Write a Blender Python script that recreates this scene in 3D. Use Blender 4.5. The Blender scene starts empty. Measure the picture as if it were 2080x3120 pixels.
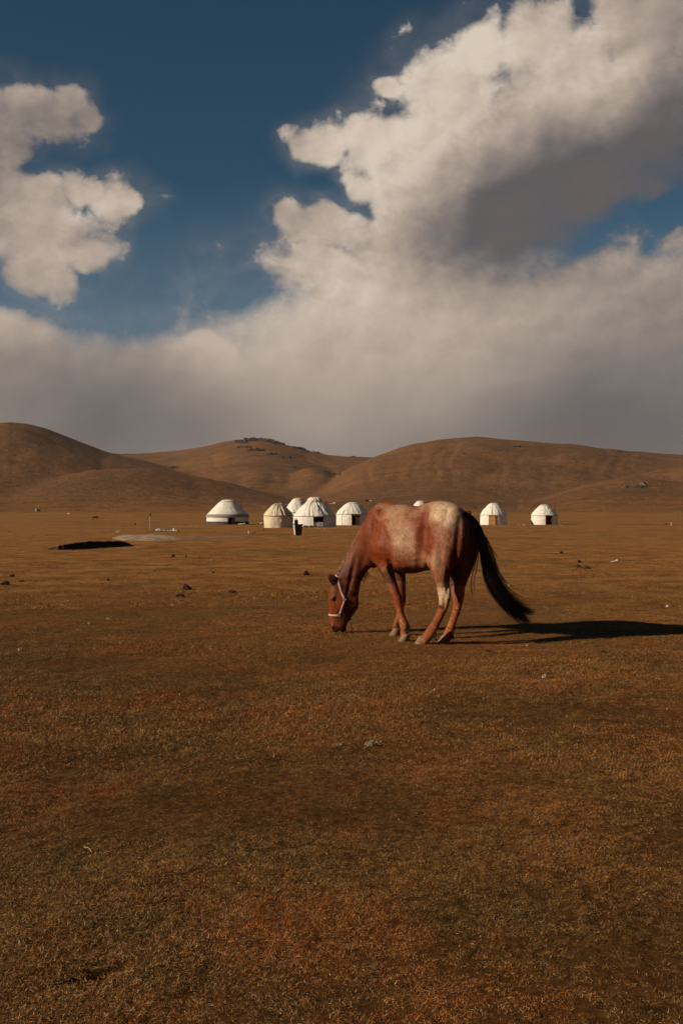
import bpy, bmesh, math, random
import numpy as np
from mathutils import Vector, Matrix, noise
from mathutils.bvhtree import BVHTree

random.seed(7)
rng = np.random.default_rng(11)
scene = bpy.context.scene
COL = scene.collection
R = math.radians

# ------------------------------------------------------------------ camera
CAM_H = 1.36
FOC = 3033.0            # focal length in photograph pixels (2080 x 3120)
cam_d = bpy.data.cameras.new('camera')
cam = bpy.data.objects.new('camera', cam_d)
COL.objects.link(cam)
cam_d.sensor_fit = 'VERTICAL'
cam_d.sensor_height = 36.0
cam_d.lens = 35.0
cam_d.clip_start = 0.05
cam_d.clip_end = 20000
cam.location = (0, 0, CAM_H)
cam.rotation_euler = (R(90), 0, 0)
scene.camera = cam

# ------------------------------------------------------------------ exposure
scene.view_settings.view_transform = 'Standard'
scene.view_settings.look = 'None'
scene.view_settings.exposure = 0.12
scene.view_settings.gamma = 1.0
scene.view_settings.use_curve_mapping = False

# ------------------------------------------------------------------ sun
SUN_AZ = R(19)          # shadows run to the right and this far away from the lens
SUN_EL = R(24)
sd = bpy.data.lights.new('sun', 'SUN')
sd.energy = 5.0
sd.angle = R(0.53)
sd.color = (1.0, 0.87, 0.70)
sun = bpy.data.objects.new('sun', sd)
COL.objects.link(sun)
sv = Vector((math.cos(SUN_AZ) * math.cos(SUN_EL), math.sin(SUN_AZ) * math.cos(SUN_EL), -math.sin(SUN_EL)))
sun.rotation_euler = sv.to_track_quat('-Z', 'Y').to_euler()
sun.location = (-30, -10, 20)

# ------------------------------------------------------------------ world: sky and clouds
world = bpy.data.worlds.new('World')
scene.world = world
world.use_nodes = True
wt = world.node_tree
wt.nodes.clear()


class E:
    """socket wrapper: arithmetic builds math nodes"""
    tree = None

    def __init__(s, sock):
        s.s = sock

    @staticmethod
    def m(op, *a, clamp=False):
        n = E.tree.nodes.new('ShaderNodeMath')
        n.operation = op
        n.use_clamp = clamp
        for i, v in enumerate(a):
            if isinstance(v, E):
                E.tree.links.new(v.s, n.inputs[i])
            else:
                n.inputs[i].default_value = v
        return E(n.outputs[0])

    def __add__(s, o): return E.m('ADD', s, o)
    __radd__ = __add__
    def __sub__(s, o): return E.m('SUBTRACT', s, o)
    def __rsub__(s, o): return E.m('SUBTRACT', o, s)
    def __mul__(s, o): return E.m('MULTIPLY', s, o)
    __rmul__ = __mul__
    def __truediv__(s, o): return E.m('DIVIDE', s, o)
    def max(s, o): return E.m('MAXIMUM', s, o)
    def min(s, o): return E.m('MINIMUM', s, o)
    def smax(s, o, k): return E.m('SMOOTH_MAX', s, o, k)
    def clamp(s): return E.m('ADD', s, 0.0, clamp=True)
    def pow(s, e): return E.m('POWER', s, e)

    def step(s, a, b, x=0.0, y=1.0, kind='SMOOTHSTEP'):
        n = E.tree.nodes.new('ShaderNodeMapRange')
        n.interpolation_type = kind
        for i, v in enumerate((s, a, b, x, y)):
            if isinstance(v, E):
                E.tree.links.new(v.s, n.inputs[i])
            else:
                n.inputs[i].default_value = v
        return E(n.outputs[0])


def node(tree, kind, **kw):
    n = tree.nodes.new(kind)
    for k, v in kw.items():
        setattr(n, k, v)
    return n


def fbm_node(tree, vec, scale, detail=6, rough=0.55, dist=0.0, lac=2.0):
    n = node(tree, 'ShaderNodeTexNoise')
    n.inputs['Scale'].default_value = scale
    n.inputs['Detail'].default_value = detail
    n.inputs['Roughness'].default_value = rough
    n.inputs['Lacunarity'].default_value = lac
    n.inputs['Distortion'].default_value = dist
    if vec is not None:
        tree.links.new(vec, n.inputs['Vector'])
    return E(n.outputs['Fac'])


def mixc(tree, fac, a, b, mode='MIX'):
    n = node(tree, 'ShaderNodeMix', data_type='RGBA', blend_type=mode)
    for sock, v in ((n.inputs[0], fac), (n.inputs[6], a), (n.inputs[7], b)):
        if isinstance(v, E):
            tree.links.new(v.s, sock)
        elif hasattr(v, 'is_output'):
            tree.links.new(v, sock)
        elif isinstance(v, (int, float)):
            sock.default_value = v
        else:
            sock.default_value = (*v, 1.0) if len(v) == 3 else v
    return n.outputs[2]


E.tree = wt
L = wt.links
geo = node(wt, 'ShaderNodeTexCoord')
DIR = geo.outputs['Generated']
nrm = node(wt, 'ShaderNodeVectorMath', operation='NORMALIZE')
L.new(DIR, nrm.inputs[0])
DIR = nrm.outputs[0]
sx = node(wt, 'ShaderNodeSeparateXYZ')
L.new(DIR, sx.inputs[0])
dx, dy, dz = E(sx.outputs[0]), E(sx.outputs[1]), E(sx.outputs[2])
azm = E.m('ARCTAN2', dx, dy)
ele = E.m('ARCSINE', dz)
# gentle domain warp so that outlines billow
wn = node(wt, 'ShaderNodeTexNoise')
wn.inputs['Scale'].default_value = 9.0
wn.inputs['Detail'].default_value = 3.0
L.new(DIR, wn.inputs['Vector'])
ws = node(wt, 'ShaderNodeSeparateColor')
L.new(wn.outputs['Color'], ws.inputs[0])
waz = azm + (E(ws.outputs[0]) - 0.5) * 0.07
wel = ele + (E(ws.outputs[1]) - 0.5) * 0.07
cb = node(wt, 'ShaderNodeCombineXYZ')
L.new(waz.s, cb.inputs[0]); L.new(wel.s, cb.inputs[1])
AE = cb.outputs[0]
cb2 = node(wt, 'ShaderNodeCombineXYZ')
L.new(azm.s, cb2.inputs[0]); L.new(ele.s, cb2.inputs[1])
AE0 = cb2.outputs[0]


def blob(px, py, rx, ry, rot=0.0, vec=None):
    u, v = (px - 1040) / FOC, (1560 - py) / FOC
    a = math.atan(u)
    e = math.atan(v / math.sqrt(1 + u * u))
    m = node(wt, 'ShaderNodeMapping', vector_type='TEXTURE')
    m.inputs['Location'].default_value = (a, e, 0)
    m.inputs['Rotation'].default_value = (0, 0, R(rot))
    m.inputs['Scale'].default_value = (rx / FOC / (1 + u * u), ry / FOC * math.cos(e) ** 2, 1)
    L.new(vec or AE, m.inputs['Vector'])
    g = node(wt, 'ShaderNodeTexGradient', gradient_type='SPHERICAL')
    L.new(m.outputs[0], g.inputs[0])
    return E(g.outputs['Fac'])


#BLOBS
COVER = [
    # clouds at the left
    (0, 320, 200, 150, 0), (110, 330, 250, 130, -12), (190, 290, 130, 90, 0), (255, 350, 110, 75, -35), (20, 440, 130, 130, 0),
    (10, 560, 190, 90, -15), (355, 630, 150, 110, 8), (100, 690, 290, 190, -5), (110, 820, 170, 130, -25), (250, 760, 140, 80, 10),
    (250, 590, 130, 70, 0), (130, 600, 150, 80, 0),
    # the tall cloud at the right
    (1480, 110, 165, 200, -20), (1650, 110, 190, 260, -15), (1760, 200, 200, 200, 0), (1980, 60, 330, 400, -10), (1370, 280, 270, 280, 30),
    (1175, 285, 85, 65, 0), (1650, 420, 640, 400, 25), (1290, 520, 330, 330, 0), (1140, 440, 180, 120, 10),
    (965, 440, 140, 105, -10), (1000, 690, 280, 140, 15), (1330, 690, 540, 230, 8), (1950, 350, 500, 400, 10),
    (880, 680, 120, 90, -30), (1050, 420, 120, 65, 20), (1550, 720, 440, 190, 12), (1800, 600, 420, 170, 12), (1080, 560, 130, 110, 0), (1560, 620, 460, 240, 12), (1780, 520, 460, 220, 14),
    # low bank
    (1450, 1110, 1150, 520, 0), (1250, 900, 620, 260, 8), (1850, 960, 700, 340, 5), (250, 1300, 900, 320, -3),
    (1900, 1330, 800, 330, 0), (0, 1040, 240, 100, -8), (680, 1070, 120, 70, 0), (640, 1200, 560, 190, 3), (1000, 830, 300, 130, 0),
]
F = None
for b in COVER:
    g = blob(b[0], b[1], b[2] * 1.42, b[3] * 1.42, b[4])
    F = g if F is None else F.smax(g, 0.12)
hole = (blob(2070, 635, 200, 65, 0) * 0.8).max(blob(1900, 690, 190, 50, 10) * 0.35).max(blob(1015, 550, 150, 62, -28) * 0.55)
# bank that runs round the whole horizon, and scattered clouds outside the frame
bank = ele.step(R(10.5), R(2), 0.0, 1.0)
outside = E.m('ABSOLUTE', azm).step(R(24), R(40))
farn = fbm_node(wt, DIR, 1.6, 2, 0.5).step(0.44, 0.72) * 0.32 * ele.step(R(60), R(25))
F = F.smax(bank * 1.1, 0.12).max(farn * outside * 1.9)
F = F * ele.step(R(8), R(16), 1.45, 1.0) - hole * 0.85
wsc = node(wt, 'ShaderNodeVectorMath', operation='MULTIPLY')
L.new(DIR, wsc.inputs[0]); wsc.inputs[1].default_value = (1.0, 1.0, 1.25)
off = node(wt, 'ShaderNodeVectorMath', operation='ADD')
L.new(wsc.outputs[0], off.inputs[0]); off.inputs[1].default_value = (-0.011, 0.0, 0.012)


def puffs(vec, sc_, det):
    v = node(wt, 'ShaderNodeTexVoronoi', feature='F1')
    v.inputs['Scale'].default_value = sc_
    v.inputs['Detail'].default_value = det
    v.inputs['Roughness'].default_value = 0.55
    v.inputs['Lacunarity'].default_value = 2.1
    wv = node(wt, 'ShaderNodeTexNoise'); wv.inputs['Scale'].default_value = sc_ * 1.3; wv.inputs['Detail'].default_value = 5
    L.new(vec, wv.inputs['Vector'])
    sb = node(wt, 'ShaderNodeVectorMath', operation='SCALE'); L.new(wv.outputs['Color'], sb.inputs[0]); sb.inputs['Scale'].default_value = 0.9 / sc_
    ad = node(wt, 'ShaderNodeVectorMath', operation='ADD'); L.new(vec, ad.inputs[0]); L.new(sb.outputs[0], ad.inputs[1])
    L.new(ad.outputs[0], v.inputs['Vector'])
    return 0.55 - E(v.outputs['Distance'])


n1 = fbm_node(wt, wsc.outputs[0], 16.0, 10, 0.60, 0.3) - 0.5
n2 = fbm_node(wt, off.outputs[0], 16.0, 5, 0.55, 0.3) - 0.5
v1 = puffs(wsc.outputs[0], 30.0, 3)
v2 = puffs(off.outputs[0], 30.0, 2)
nlow = fbm_node(wt, DIR, 5.0, 3, 0.5)
# light and shade of the cloud masses (bright towards the sun at the left)
LIGHT = [
    (1330, 300, 420, 420, 0, .38), (1480, 60, 200, 200, 0, .30), (1700, 60, 200, 260, 0, .15), (1820, 300, 330, 330, 20, .30),
    (1150, 620, 420, 300, 10, .34), (960, 430, 200, 160, 0, .25), (1230, 860, 600, 170, 3, .34), (1100, 1010, 650, 330, 0, .24),
    (1800, 1000, 600, 260, 0, .12), (60, 300, 300, 220, 0, .10), (330, 610, 220, 150, 0, .28), (140, 720, 300, 260, 0, .22),
    (560, 1040, 500, 170, 0, .15), (650, 1080, 130, 80, 0, .12), (30, 1000, 300, 120, 0, .18), (1900, 760, 400, 100, 0, .12),
    (1500, 730, 620, 230, 16, -.40), (1800, 590, 700, 260, 18, -.34), (2050, 450, 300, 260, 0, -.30), (1900, 1230, 620, 330, 0, -.30),
    (150, 1230, 700, 230, 0, -.12), (1560, 500, 330, 220, 20, -.20), (1850, 430, 330, 200, 15, -.18), (60, 400, 230, 160, 0, -.18), (230, 700, 120, 60, 0, -.10), (1650, 150, 120, 200, 0, -.06), (1350, 1000, 300, 250, 0, -.05),
]
B = None
for px, py, rx, ry, rot, am in LIGHT:
    g = blob(px, py, rx * 1.25, ry * 1.25, rot)
    g = g.step(0.0, 1.0, 0.0, am)
    B = g if B is None else B + g
hz = ele.step(R(9), R(1.5), 0.0, -0.24)
Bs = B + (nlow - 0.5) * 0.55          # broad light and shade
soft = ele.step(R(8.5), R(17), 0.55, 0.31) + Bs.step(0.0, -0.45, 0.0, 0.25)
noiseamp = ele.step(R(5), R(14), 0.30, 1.15) * F.step(0.10, 0.34, 0.0, 1.0, 'LINEAR') * F.step(0.42, 0.80, 1.0, 0.12)
d = F + (n1 * 1.35 + v1 * 0.26) * noiseamp
lo = 0.37
mask = d.step(lo, soft + lo).pow(0.85)
veil = F.step(0.12, 0.60) * (n1 * 1.6 + 0.5).clamp() * 0.30 * ele.step(R(30), R(18), 0.6, 1.0)
mask = mask.max(veil)
edge = d.step(0.35, 0.95, 1.0, 0.35)
Bt = Bs + ele.step(R(8), R(1.5), 0.0, -0.17) + 0.44 + ((n1 - n2) * 0.62 + (v1 - v2) * 0.30) * ele.step(R(4), R(15), 0.20, 1.0) * edge
cr = node(wt, 'ShaderNodeValToRGB')
L.new(Bt.s, cr.inputs[0])
cr.color_ramp.interpolation = 'B_SPLINE'
el = cr.color_ramp.elements
el[0].position = 0.0; el[0].color = (.098, .086, .088, 1)
el[1].position = 1.0; el[1].color = (.66, .565, .47, 1)
for p, c in ((.25, (.160, .142, .138)), (.5, (.305, .247, .208)), (.75, (.47, .385, .315))):
    e_ = el.new(p); e_.color = (*c, 1)
sky = node(wt, 'ShaderNodeTexSky', sky_type='NISHITA')
sky.sun_disc = False
sky.sun_elevation = SUN_EL
sky.sun_rotation = math.atan2(-math.cos(SUN_AZ), -math.sin(SUN_AZ)) % (2 * math.pi)
sky.altitude = 3000
sky.air_density = 1.0
sky.dust_density = 0.3
sky.ozone_density = 2.0
SKY_S = 0.08
# deep polarised-looking teal of the photograph's sky
skyc = mixc(wt, 1.0, sky.outputs[0], (0.22 * SKY_S / .1, 0.42 * SKY_S / .1, 0.41 * SKY_S / .1), 'MULTIPLY')
cl = mixc(wt, 1.0, cr.outputs[0], (1 / .1, 1 / .1, 1 / .1), 'MULTIPLY')
haze_f = ele.step(R(19), R(9), 0.0, 0.30)
skyh = mixc(wt, haze_f, skyc, (1.3, 2.0, 2.7))
fin = mixc(wt, mask, skyh, cl)
bg = node(wt, 'ShaderNodeBackground')
bg.inputs['Strength'].default_value = 0.1
L.new(fin, bg.inputs[0])
wo = node(wt, 'ShaderNodeOutputWorld')
L.new(bg.outputs[0], wo.inputs[0])
world.cycles.sampling_method = 'MANUAL'
world.cycles.sample_map_resolution = 1024

# ------------------------------------------------------------------ helpers
def tag(o, label=None, cat=None, group=None, kind=None):
    if label: o['label'] = label
    if cat: o['category'] = cat
    if group: o['group'] = group
    if kind: o['kind'] = kind
    return o


def empty(name, loc=(0, 0, 0), rz=0.0):
    o = bpy.data.objects.new(name, None)
    COL.objects.link(o)
    o.empty_display_size = 0.3
    o.location = loc
    o.rotation_euler = (0, 0, rz)
    return o


def mesh_obj(name, verts, faces, mat=None, parent=None, smooth=False, mats=None, midx=None):
    me = bpy.data.meshes.new(name)
    me.from_pydata([tuple(v) for v in verts], [], faces)
    me.update()
    if mats:
        for m in mats: me.materials.append(m)
        if midx is not None: me.polygons.foreach_set('material_index', midx)
    elif mat:
        me.materials.append(mat)
    if smooth:
        me.polygons.foreach_set('use_smooth', [True] * len(me.polygons))
    o = bpy.data.objects.new(name, me)
    COL.objects.link(o)
    if parent: o.parent = parent
    return o


def bm_obj(name, bm, mat=None, parent=None, smooth=False):
    me = bpy.data.meshes.new(name)
    bm.to_mesh(me)
    bm.free()
    if mat: me.materials.append(mat)
    if smooth:
        me.polygons.foreach_set('use_smooth', [True] * len(me.polygons))
    o = bpy.data.objects.new(name, me)
    COL.objects.link(o)
    if parent: o.parent = parent
    return o


def bm_join(bm, vs, fs):
    n = [bm.verts.new(v) for v in vs]
    for f in fs:
        bm.faces.new([n[i] for i in f])


def box_into(bm, c, size, rz=0.0, taper=1.0, tilt=None, bev=0.0):
    """box with its centre at c; taper scales the bottom"""
    x, y, z = size[0] / 2, size[1] / 2, size[2] / 2
    M = Matrix.Rotation(rz, 3, 'Z')
    if tilt: M = M @ Matrix.Rotation(tilt[0], 3, 'X') @ Matrix.Rotation(tilt[1], 3, 'Y')
    vs = []
    for k, (a, b, cc) in enumerate(((-1, -1, -1), (1, -1, -1), (1, 1, -1), (-1, 1, -1), (-1, -1, 1), (1, -1, 1), (1, 1, 1), (-1, 1, 1))):
        t = taper if cc < 0 else 1.0
        vs.append(Vector(c) + M @ Vector((a * x * t, b * y * t, cc * z)))
    t = bmesh.new()
    bm_join(t, vs, [(0, 3, 2, 1), (4, 5, 6, 7), (0, 1, 5, 4), (1, 2, 6, 5), (2, 3, 7, 6), (3, 0, 4, 7)])
    if bev:
        bmesh.ops.bevel(t, geom=t.edges[:], offset=bev, segments=2, affect='EDGES')
    t.verts.index_update()
    bm_join(bm, [v.co.copy() for v in t.verts], [[v.index for v in f.verts] for f in t.faces])
    t.free()


def tube_into(bm, pts, rad, n=8, cap=True, flat=1.0, up=None):
    pts = [Vector(p) for p in pts]
    if not hasattr(rad, '__len__'): rad = [rad] * len(pts)
    rings = []
    for i, p in enumerate(pts):
        t = (pts[min(i + 1, len(pts) - 1)] - pts[max(i - 1, 0)]).normalized()
        ref = Vector(up) if up else (Vector((0, 0, 1)) if abs(t.z) < 0.95 else Vector((1, 0, 0)))
        u = t.cross(ref).normalized()
        v = u.cross(t).normalized()
        rings.append([bm.verts.new(p + u * (math.cos(a) * rad[i]) + v * (math.sin(a) * rad[i] * flat))
                      for a in (2 * math.pi * k / n for k in range(n))])
    for a, b in zip(rings, rings[1:]):
        for k in range(n):
            bm.faces.new((a[k], a[(k + 1) % n], b[(k + 1) % n], b[k]))
    if cap:
        bm.faces.new(rings[0][::-1])
        bm.faces.new(rings[-1])
    return rings


def rock_bm(size, seed, sub=2, rough=0.35, freq=1.4, flat_bottom=True):
    bm = bmesh.new()
    bmesh.ops.create_icosphere(bm, subdivisions=sub, radius=1.0)
    off = Vector((seed * 3.7, seed * 1.3, seed * 7.1))
    for v in bm.verts:
        n = noise.fractal(v.co * freq + off, 0.9, 2.0, 4)
        c = noise.cell(v.co * freq * 1.1 + off)
        v.co *= 1 + rough * n + 0.12 * (c - 0.5)
        if flat_bottom and v.co.z < -0.35: v.co.z = -0.35
        v.co = Vector((v.co.x * size[0], v.co.y * size[1], v.co.z * size[2]))
    return bm


# ---- numpy value noise
_perm = np.random.default_rng(5).random((256, 256))


def vnoise(x, y):
    xi = np.floor(x).astype(int); yi = np.floor(y).astype(int)
    xf = x - xi; yf = y - yi
    u = xf * xf * (3 - 2 * xf); v = yf * yf * (3 - 2 * yf)
    a = _perm[xi & 255, yi & 255]; b = _perm[(xi + 1) & 255, yi & 255]
    c = _perm[xi & 255, (yi + 1) & 255]; d_ = _perm[(xi + 1) & 255, (yi + 1) & 255]
    return (a * (1 - u) + b * u) * (1 - v) + (c * (1 - u) + d_ * u) * v - 0.5


def fbm(x, y, oct=5, rough=0.5):
    s = np.zeros(np.broadcast(x, y).shape); a = 1.0
    for i in range(oct):
        s = s + a * vnoise(x * 2 ** i + 17.3 * i, y * 2 ** i - 9.1 * i)
        a *= rough
    return s


def sstep(x, a, b):
    t = np.clip((x - a) / (b - a), 0, 1)
    return t * t * (3 - 2 * t)


# ------------------------------------------------------------------ terrain heights
PR = np.array([0, 15, 40, 60, 100, 140, 170, 220, 300, 340, 420, 550, 650, 800, 5000.])
PZ = np.array([0, 0, -.05, -.10, -.42, -.78, -.92, -1.07, -1.15, -1.0, 0., 2.4, 4.0, 5.0, 8.0])


def plain_z(x, y):
    r = np.hypot(x, y)
    z = np.interp(r, PR, PZ)
    # swell of the meadow to the right of the grazing place
    z = z + 0.045 * np.exp(-(((x - 3.6) / 1.7) ** 2 + ((y - 11.6) / 1.5) ** 2))
    # hummocks
    near = np.exp(-((r - 3) / 30.0) ** 2)
    z = z + 0.030 * fbm(x * 0.55, y * 0.55, 3) * near + 0.024 * fbm(x * 2.3 + 40, y * 2.3, 5, 0.6) * near
    z = z + 0.25 * fbm(x * 0.035 + 9, y * 0.035, 4) * sstep(r, 25, 140)
    calm = np.exp(-(((x - 0.75) / 1.1) ** 2 + ((y - 10.6) / 1.3) ** 2) ** 2)
    z = z * (1 - calm)
    # burrow hollow close to the lens at the left
    for (cx, cy, rx, ry, dp, a) in ((-0.70, 2.95, .075, .035, .06, .35), (-0.76, 2.89, .07, .028, .05, .5)):
        ca, sa = math.cos(a), math.sin(a)
        u = (x - cx) * ca + (y - cy) * sa; v = -(x - cx) * sa + (y - cy) * ca
        z = z - dp * np.exp(-((u / rx) ** 2 + (v / ry) ** 2) ** 1.5)
    return z


def ridge(tab):
    px = np.array([t[0] for t in tab], float); py = np.array([t[1] for t in tab], float)
    return px, py


#   crest table (photo px), distance of crest and foot, how far the back slope runs
HILLS = [
    (ridge([(-2500, 1380), (-1500, 1330), (-700, 1370), (-250, 1335), (0, 1291), (50, 1287), (120, 1299), (200, 1331), (290, 1367), (340, 1384), (420, 1405), (600, 1455), (800, 1520), (950, 1570)]), 1500, 560, 900),
    (ridge([(-200, 1400), (200, 1395), (350, 1385), (430, 1385), (520, 1380), (600, 1366), (700, 1342), (785, 1336), (860, 1350), (900, 1363), (1000, 1386), (1130, 1393), (1250, 1400), (1400, 1440)]), 2100, 900, 900),
    (ridge([(850, 1560), (950, 1510), (1050, 1440), (1130, 1398), (1180, 1386), (1240, 1362), (1330, 1340), (1450, 1331), (1530, 1338), (1600, 1346), (1750, 1355), (1850, 1371), (1950, 1381), (2080, 1393), (2500, 1425), (3300, 1380), (4500, 1340)]), 1500, 600, 900),
    (ridge([(-900, 1470), (-300, 1500), (-50, 1512), (0, 1508), (120, 1470), (200, 1449), (300, 1431), (380, 1426), (464, 1428), (560, 1447), (663, 1467), (862, 1522), (960, 1565)]), 1000, 480, 420),
    (ridge([(780, 1530), (862, 1465), (920, 1432), (960, 1428), (1010, 1448), (1060, 1472), (1100, 1500), (1150, 1540)]), 1350, 950, 300),
    (ridge([(1480, 1580), (1560, 1556), (1640, 1528), (1720, 1497), (1800, 1473), (1880, 1459), (1950, 1458), (2080, 1470), (2300, 1478), (2700, 1510), (4000, 1450)]), 760, 470, 330),
    (ridge([(1150, 1560), (1200, 1520), (1260, 1488), (1300, 1465), (1325, 1463), (1370, 1492), (1500, 1512), (1600, 1540), (1700, 1565)]), 1050, 560, 300),
    (ridge([(1780, 1500), (1900, 1455), (1980, 1440), (2080, 1428), (2200, 1415), (2600, 1440)]), 1100, 760, 300),
]


def hill_z(x, y):
    r = np.hypot(x, y)
    az = np.arctan2(x, y)
    azc = np.clip(az, -1.25, 1.25)
    fade = 1 - 0.35 * sstep(np.abs(az), 1.0, 2.2)
    px = 1040 + FOC * np.tan(np.clip(azc, -.95, .95))
    Y = r * np.cos(np.clip(azc, -.6, .6))
    wob = fbm(az * 9 + 3, r / 260.0, 4)
    base = plain_z(x, y)
    tot = np.zeros_like(x)
    for k, ((hx, hy), rc, rf, back) in enumerate(HILLS):
        py = np.interp(px, hx, hy, left=hy[0], right=hy[-1])
        # smooth the crest outline a little
        for dpx in (-26, 26):
            py = py + np.interp(px + dpx, hx, hy)
        py = py / 3
        rcc = rc * (1 + 0.10 * np.sin(px / 420.0 + k * 1.7))
        zc = CAM_H + (1560 - py) / FOC * rcc * np.cos(np.clip(azc, -.6, .6))
        h = np.maximum(zc - 4.5, 0) * fade
        t = (r - rf) / (rcc - rf)
        front = np.where(t < 1, 0.55 * sstep(t, 0, 1.0) + 0.45 * np.clip(t, 0, 1) ** 1.6, 1.0)
        bk = np.clip((r - rcc) / back, 0, 1)
        s = front * (1 - 0.75 * sstep(bk, 0, 1))
        # gullies: warp slopes, strongest halfway up
        g = (0.045 * fbm(az * 12 + k * 5 + 0.4 * wob, r / 700.0 + k, 3, 0.45)) * np.clip(t, 0, 1) * (1 - np.clip(t, 0, 1)) * 4 * (t < 1)
        hh = h * np.clip(s + g, 0, 1.0)
        m = np.maximum(tot, hh)
        kk = 2.5 + 0.02 * m
        tot = m + kk * np.exp(-np.abs(tot - hh) / kk) * np.where(np.minimum(tot, hh) > 0.01, 0.5, 0.0)
    rid = 1 - np.abs(fbm(az * 22 + .35 * wob, r / 650.0, 3, .5)) * 4
    tot = tot - 1.1 * np.clip(rid, 0, 1) ** 2 * sstep(tot, 6, 35) * (1 - .7 * sstep(tot, 70, 120))
    tot = tot + (3.4 * fbm(x / 90.0, y / 90.0, 5, .55) + 7.0 * fbm(x / 330.0 + 4, y / 330.0, 3, .5)) * sstep(tot, 2, 40)
    return tot * sstep(r, 480.0, 520.0)


def gz(x, y):
    return float(plain_z(np.array([float(x)]), np.array([float(y)]))[0])


def ray(px, py):
    return Vector(((px - 1040) / FOC, 1.0, (1560 - py) / FOC))


def G(px, py):
    """where the line of sight through a photo pixel meets the meadow"""
    dv = ray(px, py)
    Y = np.exp(np.linspace(math.log(1.5), math.log(480), 6000))
    h = CAM_H + dv.z * Y - plain_z(dv.x * Y, Y)
    i = np.nonzero(h < 0)[0]
    i = i[0] if len(i) else len(Y) - 1
    y = Y[i]
    return Vector((dv.x * y, y, gz(dv.x * y, y)))


def polar(rs, azs, zf, name, mat):
    A, RR = np.meshgrid(azs, rs)
    X = np.sin(A) * RR; Y = np.cos(A) * RR
    Z = zf(X, Y)
    nr, na = X.shape
    me = bpy.data.meshes.new(name)
    co = np.stack([X, Y, Z], -1).reshape(-1, 3)
    i = np.arange(nr - 1)[:, None] * na
    j = np.arange(na)[None, :]
    j2 = (j + 1) % na
    q = np.stack([i + j, i + na + j, i + na + j2, i + j2], -1).reshape(-1, 4)
    nv, nf = len(co), len(q)
    me.vertices.add(nv); me.vertices.foreach_set('co', co.astype(np.float32).ravel())
    me.loops.add(nf * 4); me.loops.foreach_set('vertex_index', q.astype(np.int32).ravel())
    me.polygons.add(nf)
    me.polygons.foreach_set('loop_start', np.arange(0, nf * 4, 4, dtype=np.int32))
    me.polygons.foreach_set('loop_total', np.full(nf, 4, dtype=np.int32))
    me.polygons.foreach_set('use_smooth', np.ones(nf, dtype=bool))
    me.update(calc_edges=True)
    me.flip_normals()
    me.materials.append(mat)
    o = bpy.data.objects.new(name, me)
    COL.objects.link(o)
    return o


# ------------------------------------------------------------------ materials
def new_mat(name, rough=0.9, spec=0.2):
    m = bpy.data.materials.new(name)
    m.use_nodes = True
    b = m.node_tree.nodes['Principled BSDF']
    b.inputs['Roughness'].default_value = rough
    b.inputs['Specular IOR Level'].default_value = spec
    return m, m.node_tree, b


def simple_mat(name, col, rough=0.85, spec=0.2, var=0.25, scale=6.0, bump=0.0, bscale=30.0, metal=0.0, coord='Object'):
    m, t, b = new_mat(name, rough, spec)
    tc = node(t, 'ShaderNodeTexCoord')
    E.tree = t
    f = fbm_node(t, tc.outputs[coord], scale, 5, 0.6)
    c = mixc(t, f.step(0.3, 0.7), tuple(v * (1 - var) for v in col), tuple(min(v * (1 + var), .95) for v in col))
    t.links.new(c, b.inputs['Base Color'])
    b.inputs['Metallic'].default_value = metal
    if bump:
        bn = node(t, 'ShaderNodeBump')
        bn.inputs['Strength'].default_value = bump
        bn.inputs['Distance'].default_value = 0.02
        h = fbm_node(t, tc.outputs[coord], bscale, 4, 0.6)
        t.links.new(h.s, bn.inputs['Height'])
        t.links.new(bn.outputs[0], b.inputs['Normal'])
    return m


def ground_tint(t, pos):
    """broad patches of rusty, straw, olive turf shared by soil and blades; returns colour socket"""
    E.tree = t
    f1 = fbm_node(t, pos, 0.55, 4, 0.55).step(0.34, 0.66)
    f2 = fbm_node(t, pos, 1.7, 4, 0.6).step(0.35, 0.68)
    f3 = fbm_node(t, pos, 0.16, 3, 0.55).step(0.38, 0.64)
    f4 = fbm_node(t, pos, 5.5, 3, 0.6).step(0.42, 0.70)
    c = mixc(t, f1, (.110, .060, .016), (.205, .060, .012))      # olive straw / rust
    c = mixc(t, f2 * 0.75, c, (.062, .048, .014))                  # green-brown
    c = mixc(t, f3 * 0.5, c, (.215, .085, .020))                  # dry straw
    c = mixc(t, f4 * 0.25, c, (.040, .022, .009))
    c = mixc(t, 1.0, c, (1.12, 1.10, 1.05), 'MULTIPLY')                 # trodden
    return c


def straw_mat(t, pos):
    E.tree = t
    st = fbm_node(t, pos, 0.9, 8, .72).step(.36, .66)
    st2 = fbm_node(t, pos, 0.09, 6, .6).step(.38, .64)
    cst = mixc(t, st, (.140, .062, .018), (.380, .175, .052))
    cst = mixc(t, st2 * .5, cst, (.330, .120, .030))
    ol = fbm_node(t, pos, 0.05, 5, .6).step(.50, .64)
    cst = mixc(t, ol * .6, cst, (.110, .070, .022))
    dk_ = fbm_node(t, pos, 0.45, 7, .7).step(.60, .68)
    cst = mixc(t, dk_ * .6, cst, (.060, .034, .018))
    dk2 = fbm_node(t, pos, 0.10, 7, .7).step(.57, .63)  # dark strips put into the colour for the shade of small hummocks
    cst = mixc(t, dk2 * .55, cst, (.075, .040, .018))
    return cst


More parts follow.
